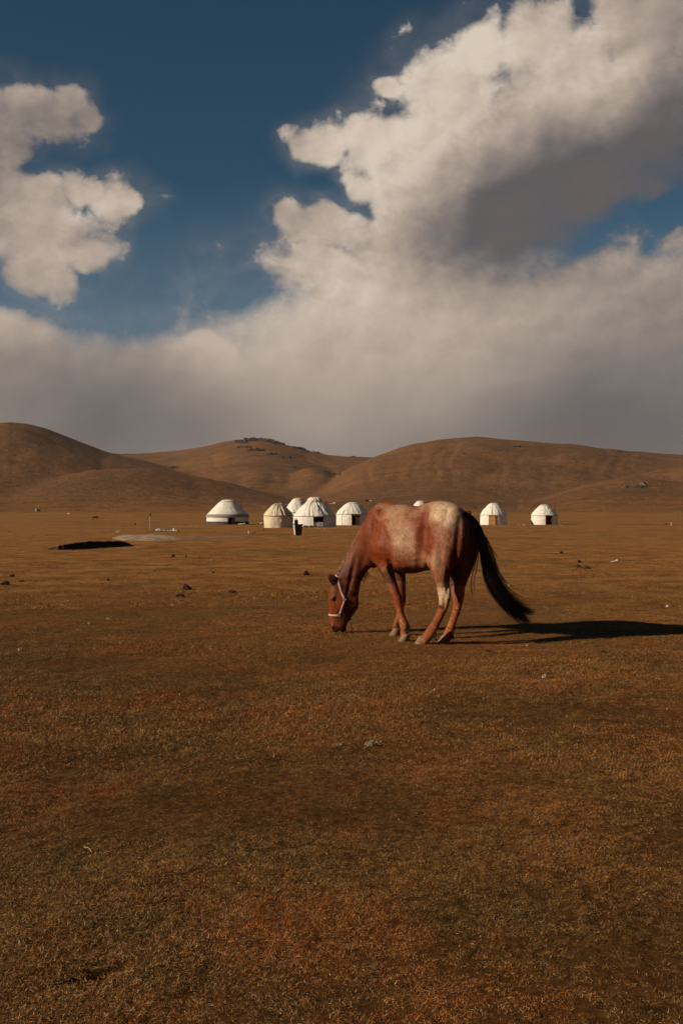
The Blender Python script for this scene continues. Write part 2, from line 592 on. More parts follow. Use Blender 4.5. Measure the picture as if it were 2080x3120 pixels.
def turf_material(name, gain, dark, far):
    m, t, b = new_mat(name, 0.95, 0.05)
    E.tree = t
    g = node(t, 'ShaderNodeNewGeometry')
    pos = g.outputs['Position']
    c = ground_tint(t, pos)
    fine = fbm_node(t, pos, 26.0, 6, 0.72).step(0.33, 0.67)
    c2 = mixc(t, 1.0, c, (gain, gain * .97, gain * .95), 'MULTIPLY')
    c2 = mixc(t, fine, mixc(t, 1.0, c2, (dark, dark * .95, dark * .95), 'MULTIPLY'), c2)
    mid = fbm_node(t, pos, 3.1, 8, 0.7).step(0.56, 0.70)
    c2 = mixc(t, mid * 0.4, c2, (.030, .018, .010))
    wide = fbm_node(t, pos, 0.035, 5, 0.6).step(0.35, 0.65)
    c2 = mixc(t, wide * 0.35, c2, (.200, .083, .022))
    # foreground darkening painted into the colour; straw mat where the blades thin out
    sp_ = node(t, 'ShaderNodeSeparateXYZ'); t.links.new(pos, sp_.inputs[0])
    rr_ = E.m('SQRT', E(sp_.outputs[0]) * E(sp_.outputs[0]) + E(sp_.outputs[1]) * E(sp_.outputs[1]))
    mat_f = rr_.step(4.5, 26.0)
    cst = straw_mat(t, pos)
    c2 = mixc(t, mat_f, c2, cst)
    t.links.new(c2, b.inputs['Base Color'])
    bn = node(t, 'ShaderNodeBump')
    bn.inputs['Strength'].default_value = 0.8
    bn.inputs['Distance'].default_value = 0.03 if not far else 1.5
    h = fbm_node(t, pos, 22.0 if not far else 0.4, 7, 0.75)
    t.links.new(h.s, bn.inputs['Height'])
    t.links.new(bn.outputs[0], b.inputs['Normal'])
    return m


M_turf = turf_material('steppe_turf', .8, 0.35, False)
# hills: same dry grass, gullies and bare patches
M_hill, t, b = new_mat('hill_grass', 0.95, 0.03)
E.tree = t
g = node(t, 'ShaderNodeNewGeometry'); pos = g.outputs['Position']
a1 = fbm_node(t, pos, 0.006, 6, 0.6).step(0.35, 0.65)
a2 = fbm_node(t, pos, 0.03, 7, 0.65).step(0.4, 0.66)
a3 = fbm_node(t, pos, 0.22, 7, 0.85).step(0.35, 0.65)
c = mixc(t, a1, (.195, .092, .040), (.255, .115, .043))
c = mixc(t, a2 * 0.6, c, (.130, .074, .036))
c = mixc(t, a3 * 0.8, c, mixc(t, 1.0, c, (.55, .52, .5), 'MULTIPLY'))
mp = node(t, 'ShaderNodeMapping'); mp.inputs['Scale'].default_value = (.004, .03, .05)
mp.inputs['Rotation'].default_value = (0, 0, 0.2)
t.links.new(pos, mp.inputs[0])
a4 = fbm_node(t, mp.outputs[0], 1.0, 6, 0.6, 0.6).step(0.55, 0.68)
c = mixc(t, a4 * 0.6, c, (.080, .046, .026))
sp_ = node(t, 'ShaderNodeSeparateXYZ'); t.links.new(pos, sp_.inputs[0])
rr_ = E.m('SQRT', E(sp_.outputs[0]) * E(sp_.outputs[0]) + E(sp_.outputs[1]) * E(sp_.outputs[1])) + (a2 - 0.5) * 90.0
c = mixc(t, rr_.step(500.0, 640.0), mixc(t, .35, straw_mat(t, pos), c), c)
t.links.new(c, b.inputs['Base Color'])
bn = node(t, 'ShaderNodeBump'); bn.inputs['Strength'].default_value = 0.8; bn.inputs['Distance'].default_value = 4.0
h = fbm_node(t, pos, 0.10, 8, 0.7)
t.links.new(h.s, bn.inputs['Height']); t.links.new(bn.outputs[0], b.inputs['Normal'])

# ------------------------------------------------------------------ ground and hills
az_f = np.radians(np.linspace(-30, 30, 420))
az_c = np.radians(np.linspace(30, 330, 90))[1:-1]
azs = np.concatenate([az_f, az_c])
rs1 = np.exp(np.linspace(math.log(0.25), math.log(480), 380))
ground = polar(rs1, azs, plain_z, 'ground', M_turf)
tag(ground, 'dry brown meadow turf that stretches to the foot of the hills', kind='structure')
rs2 = np.concatenate([np.linspace(480, 2400, 230), np.linspace(2430, 5000, 40)])
hills = polar(rs2, azs, lambda x, y: plain_z(x, y) + hill_z(x, y), 'hills', M_hill)
tag(hills, 'rolling brown grass hills behind the camp', kind='structure')

# ------------------------------------------------------------------ thin air over the plain
hb_ = bmesh.new()
bmesh.ops.create_cube(hb_, size=1.0)
for v in hb_.verts:
    v.co = Vector((v.co.x * 10400, v.co.y * 10400, -8 if v.co.z < 0 else 300))
M_haze = bpy.data.materials.new('haze_air'); M_haze.use_nodes = True
ht = M_haze.node_tree; ht.nodes.clear()
pv = ht.nodes.new('ShaderNodeVolumePrincipled'); pv.inputs['Density'].default_value = 0.000035
pv.inputs['Color'].default_value = (.80, .74, .70, 1)
ho = ht.nodes.new('ShaderNodeOutputMaterial'); ht.links.new(pv.outputs[0], ho.inputs['Volume'])
haze = bm_obj('haze', hb_, M_haze)
tag(haze, 'thin air that softens the far hills', kind='stuff')

# ------------------------------------------------------------------ the grazing horse
HO = Vector((1.25, 10.05, 0.0))           # ground point under the dock
HA = R(135)                                # heading: away from the lens, to the left
hh_ = Vector((math.cos(HA), math.sin(HA), 0))
ll_ = Vector((-math.sin(HA), math.cos(HA), 0))
CAMV = Vector((0, 0, CAM_H))


def P(px, py, lat=0.0):
    """photo pixel + sideways distance from the horse's mid plane -> horse-local point (s, lat, z)"""
    dv = ray(px, py)
    t = (lat - (CAMV - HO).dot(ll_)) / dv.dot(ll_)
    w = CAMV + dv * t - HO
    return Vector((w.dot(hh_), lat, w.z))


def W(px, py, Y):
    """photo pixel at forward distance Y -> horse-local point"""
    w = CAMV + ray(px, py) * Y - HO
    return Vector((w.dot(hh_), w.dot(ll_), w.z))


def to_px(v):
    w = HO + hh_ * v.x + ll_ * v.y + Vector((0, 0, v.z))
    return 1040 + FOC * w.x / w.y, 1560 - FOC * (w.z - CAM_H) / w.y


body = bmesh.new()
NSEG = 28


def ring_loft(bm, rings):
    vs = [[bm.verts.new(p) for p in r] for r in rings]
    n = len(rings[0])
    for a, b in zip(vs, vs[1:]):
        for k in range(n):
            bm.faces.new((a[k], a[(k + 1) % n], b[(k + 1) % n], b[k]))
    bm.faces.new(vs[0][::-1]); bm.faces.new(vs[-1])


def lerp_tab(tab, m):
    """resample a station table smoothly (Catmull-Rom) m steps per span"""
    out = []
    n = len(tab)
    for i in range(n - 1):
        p0, p1, p2, p3 = tab[max(i - 1, 0)], tab[i], tab[i + 1], tab[min(i + 2, n - 1)]
        for j in range(m):
            t = j / m
            out.append([0.5 * (2 * b + (c - a) * t + (2 * a - 5 * b + 4 * c - d) * t * t + (3 * b - a - 3 * c + d) * t ** 3)
                        for a, b, c, d in zip(p0, p1, p2, p3)])
    out.append(list(tab[-1]))
    return out


def oval(cen, up, lat, rv, rl, egg=0.0, p=0.92, n=NSEG):
    r = []
    for k in range(n):
        a = 2 * math.pi * k / n
        ca, sa = math.cos(a), math.sin(a)
        ca = math.copysign(abs(ca) ** p, ca); sb = math.copysign(abs(sa) ** p, sa)
        r.append(cen + lat * (rl * ca * (1 - egg * sb)) + up * (rv * sb))
    return r


# --- trunk: (px, top py, belly py, half width, egg)
TR = [
    (1424, 1590, 1650, .05, .1), (1416, 1567, 1690, .125, .15), (1402, 1549, 1712, .185, .18), (1382, 1535, 1724, .225, .2),
    (1357, 1527, 1730, .250, .16), (1330, 1527, 1733, .255, .14), (1302, 1531, 1738, .262, .10), (1275, 1536, 1741, .285, .06),
    (1247, 1538, 1741, .290, .08), (1220, 1537, 1737, .272, .14), (1195, 1534, 1730, .240, .22), (1175, 1532, 1724, .215, .32),
    (1158, 1535, 1718, .200, .30), (1142, 1545, 1712, .178, .18), (1130, 1566, 1704, .140, .05), (1121, 1600, 1690, .085, 0),
]
rings = []
YL = Vector((0, 1, 0)); ZU = Vector((0, 0, 1))
for px, pt, pb, hw, egg in lerp_tab(TR, 3):
    a, b_ = P(px, pt), P(px, pb)
    rings.append(oval((a + b_) / 2, ZU, YL, (a.z - b_.z) / 2, hw, egg, 0.88))
ring_loft(body, rings)

# --- neck and head: the neck bends to the left, so the cheek faces the lens squarely
def plane_pt(px, py, Q, nrm_):
    """photo pixel on the vertical plane through Q (horse-local) with normal nrm_"""
    dv = ray(px, py); dl = Vector((dv.dot(hh_), dv.dot(ll_), dv.z))
    o_ = Vector(((CAMV - HO).dot(hh_), (CAMV - HO).dot(ll_), CAM_H))
    return o_ + dl * ((Q - o_).dot(nrm_) / dl.dot(nrm_))


def nrm_at(deg):
    a = R(deg) - HA          # world bearing of the cheek normal -> local
    return Vector((math.cos(a), math.sin(a), 0))


NK = [  # top px,py, bottom px,py, half width, egg, bearing of the side, distance of the centre
    (1185, 1542, 1156, 1714, .185, .25, -135, 10.93), (1146, 1553, 1137, 1722, .165, .25, -131, 10.98), (1115, 1588, 1128, 1727, .130, .25, -124, 11.04),
    (1092, 1625, 1118, 1738, .108, .2, -116, 11.09), (1072, 1664, 1108, 1752, .096, .2, -108, 11.12), (1055, 1698, 1101, 1768, .090, .15, -102, 11.14),
    (1041, 1726, 1096, 1788, .086, .1, -97, 11.15), (1029, 1750, 1093, 1812, .080, 0.0, -94, 11.16),
]
rings = []
for tx, ty, bx, by, hw, egg, brg, D_ in lerp_tab(NK, 3):
    n_ = nrm_at(brg); Q_ = W((tx + bx) / 2, (ty + by) / 2, D_)
    a, b_ = plane_pt(tx, ty, Q_, n_), plane_pt(bx, by, Q_, n_)
    u = (a - b_)
    rings.append(oval((a + b_) / 2, u.normalized(), n_, u.length / 2, hw, egg, 0.9))
ring_loft(body, rings)
HQ = W(1042, 1850, 11.16); HN = nrm_at(-93); HF = Vector((-HN.y, HN.x, 0)) * -1   # head plane, its normal, its forward
HYAW = math.atan2(HN.y, HN.x) - math.pi / 2


def PH(px, py, lat=0.0):
    return plane_pt(px, py, HQ + HN * lat, HN)


HD = [
    (1027, 1750, 1090, 1800, .060, 0.0), (1014, 1766, 1092, 1822, .082, -.1), (1005, 1786, 1092, 1842, .094, -.15),
    (1002, 1808, 1088, 1854, .096, -.12), (1001, 1832, 1080, 1866, .080, -.05), (1002, 1852, 1072, 1878, .064, -.05),
    (1002, 1872, 1065, 1890, .054, -.02), (1003, 1888, 1059, 1898, .053, 0), (1005, 1902, 1055, 1908, .056, 0),
    (1008, 1914, 1054, 1917, .054, 0), (1018, 1925, 1048, 1925, .040, 0),
]
HD_R = []
for tx, ty, bx, by, hw, egg in lerp_tab(HD, 3):
    a, b_ = PH(tx, ty), PH(bx, by)
    u = (a - b_)
    HD_R.append(((a + b_) / 2, u.normalized(), u.length / 2, hw))
ring_loft(body, [oval(c_, u_, HN, rv, hw, 0, 0.8) for c_, u_, rv, hw in HD_R])


def ell(bm, cen, size, rot=0.0, yaw=0.0):
    """ellipsoid, rot tilts it in the side plane"""
    M = Matrix.Translation(cen) @ Matrix.Rotation(yaw, 4, 'Z') @ Matrix.Rotation(rot, 4, 'Y') @ Matrix.Diagonal((*size, 1))
    bmesh.ops.create_icosphere(bm, subdivisions=3, radius=1.0, matrix=M)


def limb(bm, tab, m=3, n=20):
    T = lerp_tab([(*P(px, py, lat), rf, rl) for px, py, lat, rf, rl in tab], m)
    rs = []
    for i, q in enumerate(T):
        c0 = Vector(T[max(i - 1, 0)][:3]); c1 = Vector(T[min(i + 1, len(T) - 1)][:3])
        tg = (c1 - c0); tg.y = 0; tg.normalize()
        u = tg.cross(YL).normalized()
        rs.append(oval(Vector(q[:3]), u, YL, q[3], q[4], 0, 0.95, n))
    ring_loft(bm, rs)


# near hind leg (left)
limb(body, [(1362, 1556, .07, .06, .03), (1364, 1570, .10, .14, .06), (1368, 1592, .12, .19, .095), (1350, 1640, .135, .205, .115), (1346, 1690, .145, .175, .105), (1344, 1728, .15, .122, .085),
            (1345, 1765, .15, .092, .066), (1350, 1792, .15, .074, .050), (1354, 1815, .15, .074, .046), (1352, 1838, .15, .058, .040),
            (1342, 1868, .15, .048, .036), (1329, 1896, .145, .046, .035), (1315, 1920, .14, .052, .040), (1304, 1935, .14, .054, .042),
            (1296, 1946, .14, .050, .042), (1289, 1955, .14, .058, .050), (1286, 1962, .14, .062, .054)])
ell(body, P(1364, 1802, .15), (.024, .024, .062), 0.25)      # point of hock
# far hind leg (right)
limb(body, [(1404, 1560, -.07, .06, .03), (1406, 1578, -.10, .15, .08), (1408, 1602, -.12, .20, .115), (1411, 1640, -.14, .20, .13), (1411, 1685, -.14, .18, .12), (1405, 1725, -.12, .138, .095),
            (1398, 1762, -.10, .098, .070), (1395, 1792, -.09, .078, .054), (1394, 1815, -.085, .076, .048), (1393, 1838, -.08, .058, .040),
            (1387, 1868, -.08, .046, .036), (1378, 1896, -.08, .043, .034), (1369, 1920, -.08, .050, .038), (1363, 1935, -.08, .052, .041),
            (1358, 1946, -.08, .049, .041), (1355, 1953, -.08, .056, .049), (1354, 1958, -.08, .060, .052)])
ell(body, P(1404, 1804, -.085), (.024, .024, .060), 0.25)
# near foreleg (left)
limb(body, [(1163, 1600, .10, .05, .03), (1163, 1625, .125, .12, .055), (1163, 1650, .14, .15, .07), (1167, 1690, .14, .15, .085), (1176, 1722, .135, .105, .078), (1184, 1755, .13, .078, .064),
            (1196, 1788, .125, .060, .052), (1206, 1812, .12, .053, .050), (1212, 1830, .12, .056, .053), (1216, 1848, .12, .045, .044),
            (1221, 1872, .115, .038, .036), (1227, 1893, .115, .046, .042), (1232, 1906, .115, .052, .046), (1231, 1918, .115, .043, .040),
            (1232, 1930, .115, .046, .043), (1233, 1938, .115, .054, .049), (1233, 1943, .115, .060, .052)])
# far foreleg (right)
limb(body, [(1203, 1630, -.10, .06, .04), (1205, 1660, -.12, .13, .07), (1208, 1700, -.13, .115, .08), (1214, 1735, -.14, .084, .070), (1218, 1765, -.15, .066, .056),
            (1221, 1795, -.16, .054, .048), (1222, 1818, -.165, .052, .050), (1222, 1836, -.17, .045, .045), (1219, 1858, -.175, .037, .036),
            (1216, 1880, -.18, .038, .036), (1212, 1893, -.18, .046, .042), (1208, 1906, -.185, .040, .039), (1206, 1917, -.19, .040, .039),
            (1206, 1924, -.19, .053, .047), (1206, 1928, -.19, .056, .050)])
# muscles
ell(body, P(1163, 1625, .13), (.13, .085, .24), 0.35)       # shoulder blade, near
ell(body, P(1150, 1685, .13), (.10, .075, .11), 0.2)        # point of shoulder
ell(body, P(1188, 1700, .15), (.11, .075, .12), -0.3)       # triceps
ell(body, P(1175, 1640, -.12), (.13, .08, .24), 0.35)
ell(body, P(1345, 1590, .13), (.15, .11, .13), 0.15)
ell(body, P(1368, 1590, -.13), (.15, .11, .13), 0.15)
ell(body, P(1325, 1705, .16), (.09, .08, .12), -0.2)        # stifle
ell(body, P(1395, 1640, .11), (.12, .10, .22), -0.1)        # buttock
ell(body, P(1421, 1640, -.13), (.12, .12, .24), -0.1)
ell(body, P(1419, 1570, 0), (.07, .032, .035), 0.6)          # root of the tail
ell(body, P(1250, 1690, 0), (.34, .262, .20), 0.05)         # barrel
ell(body, P(1180, 1541, 0), (.17, .05, .045), 0.0)          # withers
ell(body, P(1136, 1700, .0), (.08, .12, .11), 0.0)          # breast
# head details
for sg in (1, -1):
    ell(body, PH(1071, 1834, sg * .052), (.080, .034, .092), 0.3, HYAW)      # jowl
    ell(body, PH(1016, 1822, sg * .078), (.032, .022, .026), 0.4, HYAW)      # brow
    ell(body, PH(1024, 1850, sg * .055), (.016, .014, .085), 0.05, HYAW)     # cheek ridge
    ell(body, PH(1014, 1909, sg * .044), (.022, .016, .028), 0.0, HYAW)      # nostril
    base = PH(1028, 1780, sg * .055); tip = PH(997 if sg > 0 else 1007, 1749, sg * .085)
    rs = []
    for i in range(9):
        q = i / 8
        c_ = base.lerp(tip, q)
        wd = (0.030 + 0.022 * math.sin(q * math.pi)) * (1 - q ** 3) + 0.004
        tg = (tip - base).normalized()
        u = tg.cross(HN).normalized(); v = tg.cross(u).normalized()
        rs.append([c_ + u * (math.cos(a) * wd) + v * (math.sin(a) * max(wd * .45, .011)) for a in (2 * math.pi * k / 12 for k in range(12))])
    ring_loft(body, rs)
ell(body, PH(1047, 1919), (.034, .036, .026), 0.2, HYAW)       # lower lip
ell(body, PH(1024, 1920), (.048, .046, .028), 0.0, HYAW)       # upper lip

bmesh.ops.recalc_face_normals(body, faces=body.faces[:])
tmp_me = bpy.data.meshes.new('horse_raw'); body.to_mesh(tmp_me); body.free()
tmp = bpy.data.objects.new('horse_raw', tmp_me); COL.objects.link(tmp)
md = tmp.modifiers.new('r', 'REMESH'); md.mode = 'VOXEL'; md.voxel_size = 0.0085; md.use_smooth_shade = True
md = tmp.modifiers.new('s', 'SMOOTH'); md.factor = 0.5; md.iterations = 9
dg = bpy.context.evaluated_depsgraph_get()
hm = bpy.data.meshes.new_from_object(tmp.evaluated_get(dg), depsgraph=dg)
bpy.data.objects.remove(tmp); bpy.data.meshes.remove(tmp_me)
hm.name = 'body'
nv = len(hm.vertices)
co = np.zeros(nv * 3, np.float32); hm.vertices.foreach_get('co', co); co = co.reshape(-1, 3).astype(float)
no = np.zeros(nv * 3, np.float32); hm.vertex_normals.foreach_get('vector', no); no = no.reshape(-1, 3)


def n3(p, f, seed=0):
    """cheap 3-d-ish noise from planar slices"""
    return (fbm(p[:, 0] * f + seed, p[:, 2] * f + p[:, 1] * f * .7, 4, .55) + fbm(p[:, 1] * f + seed + 31, p[:, 2] * f - p[:, 0] * f * .6, 4, .55)) * .5


# coat: work on the side that faces the lens, mirrored to the other
mc = co.copy(); mc[:, 1] = np.abs(mc[:, 1])
hq = np.array(HQ); hn = np.array(HN)
dd = (co - hq) @ hn
pz = sstep(co[:, 0], 1.40, 1.42) * (co[:, 2] < 1.12) > .5      # neck and head mirror about their own plane
fl = co - 2 * np.minimum(dd, 0)[:, None] * hn[None]
is_head = (co[:, 0] > 1.45) & (co[:, 2] < .85)
mc[is_head] = fl[is_head]
mid_ = (co[:, 0] > 1.25) & ~is_head & (co[:, 2] < 1.25) & (co[:, 2] > .6)
mc[mid_] = co[mid_]
wx = HO.x + hh_.x * mc[:, 0] + ll_.x * mc[:, 1]
wy = HO.y + hh_.y * mc[:, 0] + ll_.y * mc[:, 1]
QX = 1040 + FOC * wx / wy
QY = 1560 - FOC * (mc[:, 2] - CAM_H) / wy


def zx(X): return 960 + X / 2.24
def zy(Y): return 1480 + Y / 2.24


def patch(X, Y, rx, ry, rot=0.0, soft=0.5, jit=0.35):
    """soft oval in photo coordinates of the flank (X, Y in the enlarged crop)"""
    a = R(rot)
    u = (QX - zx(X)) * 2.24; v = (QY - zy(Y)) * 2.24
    uu = (u * math.cos(a) + v * math.sin(a)) / rx; vv = (-u * math.sin(a) + v * math.cos(a)) / ry
    q = np.sqrt(uu * uu + vv * vv) + jit * n3(mc, 7.0, X * .01) + jit * .5 * n3(mc, 22.0, Y * .01)
    return 1 - sstep(q, 1 - soft, 1 + soft)


roan = np.zeros(nv)
for X, Y, rx, ry, rot, am in ((880, 190, 125, 105, 0, .85), (800, 130, 120, 40, -8, .6), (590, 330, 100, 190, -12, .55), (560, 420, 80, 80, 0, .40),
                              (560, 180, 150, 60, 0, .55), (470, 150, 90, 30, 0, .5), (700, 520, 120, 60, 0, .35), (860, 420, 60, 220, 4, .42),
                              (840, 520, 50, 80, 0, .5), (865, 740, 50, 75, 0, .95), (910, 720, 40, 60, 0, .95), (490, 620, 60, 110, 0, .2),
                              (250, 420, 50, 160, 35, .16), (215, 560, 40, 80, 20, .15), (960, 120, 80, 30, 20, .6), (400, 150, 50, 40, 0, .25),
                              (620, 240, 60, 60, 0, .3)):
    roan = np.maximum(roan, am * patch(X, Y, rx, ry, rot))
for X, Y, rx, ry, rot, am in ((715, 320, 38, 110, 6, .9), (1000, 330, 36, 130, 8, .85), (375, 330, 55, 150, 0, .7), (440, 460, 60, 70, 0, .75),
                              (445, 185, 32, 30, 0, .5), (740, 200, 25, 60, 20, .6), (800, 330, 40, 90, 0, .35)):
    roan = roan * (1 - am * patch(X, Y, rx, ry, rot, .6))
roan = roan * np.clip(.88 + .8 * n3(mc, 8.0, 21), .4, 1.1)
roan = np.clip(roan + 0.14 * n3(mc, 14.0, 4) * (roan > .05), 0, 1)
lower = sstep(QY + 16 * n3(mc, 12.0, 6), 1830, 1862) * (mc[:, 2] < 0.55) * (QX > 1140)
upper_head = sstep(QY, 1745, 1775) * (QX < 1098)
dark = np.zeros(nv)
dark = np.maximum(dark, .9 * sstep(QY, 1904, 1913) * (QX < 1100))               # muzzle
dark = np.maximum(dark, .6 * patch(215, 900, 60, 80, 0) * (QX < 1100)); dark = np.maximum(dark, .5 * patch(240, 760, 50, 130, 0) * (QX < 1100))   # chin and jaw, their shade put into the coat colour
dark = np.maximum(dark, .8 * patch(128, 768, 24, 9, -35, .5, .1))               # eye socket
dark = np.maximum(dark, .75 * patch(165, 690, 50, 26, 20, .5, .2) * (QX < 1060))  # behind the ear
dark = np.maximum(dark, .85 * patch(112, 650, 36, 40, 0, .4, .1) * (QY < zy(690)) * (mc[:, 0] > 1.4))
dark = np.maximum(dark, .85 * patch(852, 828, 16, 12, 0, .4, .1))               # mark at the hock
dark = np.maximum(dark, .6 * patch(290, 560, 80, 150, 25, .6)); dark = np.maximum(dark, .3 * patch(250, 480, 110, 240, 30, .5))                  # shade of throat and lower neck put into the coat
dark = np.maximum(dark, .65 * sstep(-co[:, 0], -.10, .02) * (co[:, 2] > .35))   # buttocks, the side away from the sun painted darker
dark = np.maximum(dark, .6 * sstep(-mc[:, 2], -.86, -.75) * (mc[:, 1] < .2) * (mc[:, 2] > .6))  # belly shade painted into the coat
red = np.array([.170, .036, .009]); wht = np.array([.52, .39, .265]); dk = np.array([.022, .010, .007]); low = np.array([.27, .082, .020])
head = np.array([.165, .042, .011])
cc = red[None] * (1 - upper_head[:, None]) + head[None] * upper_head[:, None]
cc = cc * (1 - lower[:, None]) + low[None] * lower[:, None]
mud = np.clip(lower * (0.5 + 1.4 * n3(mc, 24.0, 9)), 0, .7)
cc = cc * (1 - mud[:, None]) + np.array([.17, .055, .022])[None] * mud[:, None]
mud2 = np.clip(lower * (1.6 * n3(mc, 40.0, 2) - .1), 0, .6)
cc = cc * (1 - mud2[:, None]) + np.array([.46, .24, .11])[None] * mud2[:, None]
roan = roan * (1 - .75 * ((co[:, 1] < 0) & (QY > 1780) & (QX > 1140)))
rr = roan ** 1.25 * (1 - lower) * (1 - upper_head)
cc = cc * (1 - rr[:, None]) + wht[None] * rr[:, None]
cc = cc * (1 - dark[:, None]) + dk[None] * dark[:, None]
cc = np.clip(cc * (1 + .35 * n3(mc, 9.0, 3)[:, None]), 0.003, 1)
# surface relief: muscle edges and ribs
rel = 0.012 * n3(mc, 6.0, 5) * (mc[:, 2] > .6) + 0.004 * n3(mc, 18.0, 8)
rel += 0.0012 * np.sin(mc[:, 0] * 95) * sstep(mc[:, 0], .45, .65) * sstep(-mc[:, 0], -1.15, -.95) * sstep(mc[:, 2], .8, .95) * (mc[:, 1] > .1)
for X, Y, rx, ry, rot, am in ((735, 340, 30, 150, 8, -.020), (690, 170, 50, 60, 0, -.012), (500, 430, 20, 120, -14, -.014), (345, 420, 20, 130, 14, -.012),
                              (965, 400, 18, 150, 6, -.014), (430, 200, 22, 40, 0, .012), (250, 600, 14, 120, 12, -.010), (900, 650, 10, 70, 0, -.010),
                              (880, 800, 12, 40, 0, -.008), (510, 560, 14, 60, -20, -.012), (820, 480, 24, 90, 0, .010), (400, 440, 50, 80, 0, .012),
                              (225, 850, 12, 60, 0, -.006), (190, 800, 30, 50, 0, .006)):
    rel += 2.1 * am * patch(X, Y, rx, ry, rot, .8, .1)
co += no * rel[:, None]
hm.vertices.foreach_set('co', co.astype(np.float32).ravel())
ca = hm.color_attributes.new('coat', 'FLOAT_COLOR', 'POINT')
ca.data.foreach_set('color', np.concatenate([cc, np.clip(rr, 0, 1)[:, None]], 1).astype(np.float32).ravel())
hm.polygons.foreach_set('use_smooth', [True] * len(hm.polygons))
hm.update()

M_coat, t, b = new_mat('roan_coat', 0.52, 0.15)
E.tree = t
vc = node(t, 'ShaderNodeVertexColor', layer_name='coat')
tc = node(t, 'ShaderNodeTexCoord')
mp = node(t, 'ShaderNodeMapping'); mp.inputs['Scale'].default_value = (90, 90, 30); mp.inputs['Rotation'].default_value = (0, .45, 0)
t.links.new(tc.outputs['Object'], mp.inputs[0])
hr = fbm_node(t, mp.outputs[0], 1.0, 5, 0.75)
c = mixc(t, hr.step(.36, .62) * 0.75, mixc(t, 1.0, vc.outputs['Color'], (.48, .40, .34), 'MULTIPLY'), vc.outputs['Color'])
fk = fbm_node(t, tc.outputs['Object'], 34.0, 4, 0.7).step(.58, .70) * E(vc.outputs['Alpha'])
c = mixc(t, fk * .35, c, (.13, .045, .025))
c = mixc(t, 1.0, c, (1.28, 1.22, 1.10), 'MULTIPLY')
t.links.new(c, b.inputs['Base Color'])
b.inputs['Sheen Weight'].default_value = 0.0
b.inputs['Sheen Roughness'].default_value = 0.4
bn = node(t, 'ShaderNodeBump'); bn.inputs['Strength'].default_value = 0.5; bn.inputs['Distance'].default_value = 0.006
t.links.new(hr.s, bn.inputs['Height']); t.links.new(bn.outputs[0], b.inputs['Normal'])
hm.materials.clear(); hm.materials.append(M_coat)

horse = empty('horse', HO, HA)
tag(horse, 'red roan horse grazing in the meadow with its head down and dark tail blowing', 'horse')
hb = bpy.data.objects.new('body', hm); COL.objects.link(hb); hb.parent = horse
bvh = BVHTree.FromPolygons([Vector(v) for v in co], [tuple(p.vertices) for p in hm.polygons])
cam_l = Vector(((CAMV - HO).dot(hh_), (CAMV - HO).dot(ll_), CAM_H))


def surf(px, py, off=0.004):
    """point of the body that the photo pixel sees"""
    dv = ray(px, py); dl = Vector((dv.dot(hh_), dv.dot(ll_), dv.z)).normalized()
    h, n, i, _ = bvh.ray_cast(cam_l, dl)
    if h is None:
        q = P(px, py, 0.0)
        h, n, i, _ = bvh.find_nearest(q)
    return h + n * off, n


# hooves
M_hoof = simple_mat('horn', (.20, .115, .06), .7, .2, .3, 25, .3, 60)
for (px, lat, yaw) in ((1284, .14, 0.0), (1353, -.08, 0), (1233, .115, .15), (1205, -.19, 0)):
    g_ = P(px, 1960, lat)
    bm = bmesh.new()
    rs = []
    for z, rf, rl, sh in ((-.01, .070, .062, .014), (.012, .068, .060, .010), (.045, .057, .052, -.008), (.072, .050, .046, -.022), (.082, .040, .040, -.024)):
        rr_ = []
        for k in range(20):
            a = 2 * math.pi * k / 20
            e_ = 1.0 if math.cos(a) > 0 else 0.86
            rr_.append(Vector((g_.x + sh + math.cos(a) * rf * e_, g_.y + math.sin(a) * rl, z)))
        rs.append(rr_)
    ring_loft(bm, rs)
    bmesh.ops.recalc_face_normals(bm, faces=bm.faces[:])
    bm_obj('hoof', bm, M_hoof, horse, True)

# eyes
def mirh(p): return p - HN * (2 * (p - HQ).dot(HN))
def mirn(n): return n - HN * (2 * n.dot(HN))
M_eye, t, b = new_mat('dark_eye', .12, .6); b.inputs['Base Color'].default_value = (.008, .005, .004, 1)
for sg in (1, -1):
    h, n = surf(1015, 1828, 0.0)
    if sg < 0: h, n = mirh(h), mirn(n)
    q = h - n * .008
    bm = bmesh.new(); ell(bm, q, (.014, .012, .010), .3, HYAW)
    bm_obj('eye', bm, M_eye, horse, True)

# halter
M_strap = simple_mat('pale_webbing', (.60, .36, .26), .8, .2, .15, 40, .2, 200)
M_metal = simple_mat('dull_steel', (.45, .42, .38), .35, .5, .2, 20, 0, 30, .9)
M_cord = simple_mat('dark_cord', (.05, .028, .018), .85, .1, .2, 30)
halter = empty('halter'); halter.parent = horse
halter.location = PH(1045, 1825, 0)
HL = halter.location.copy()


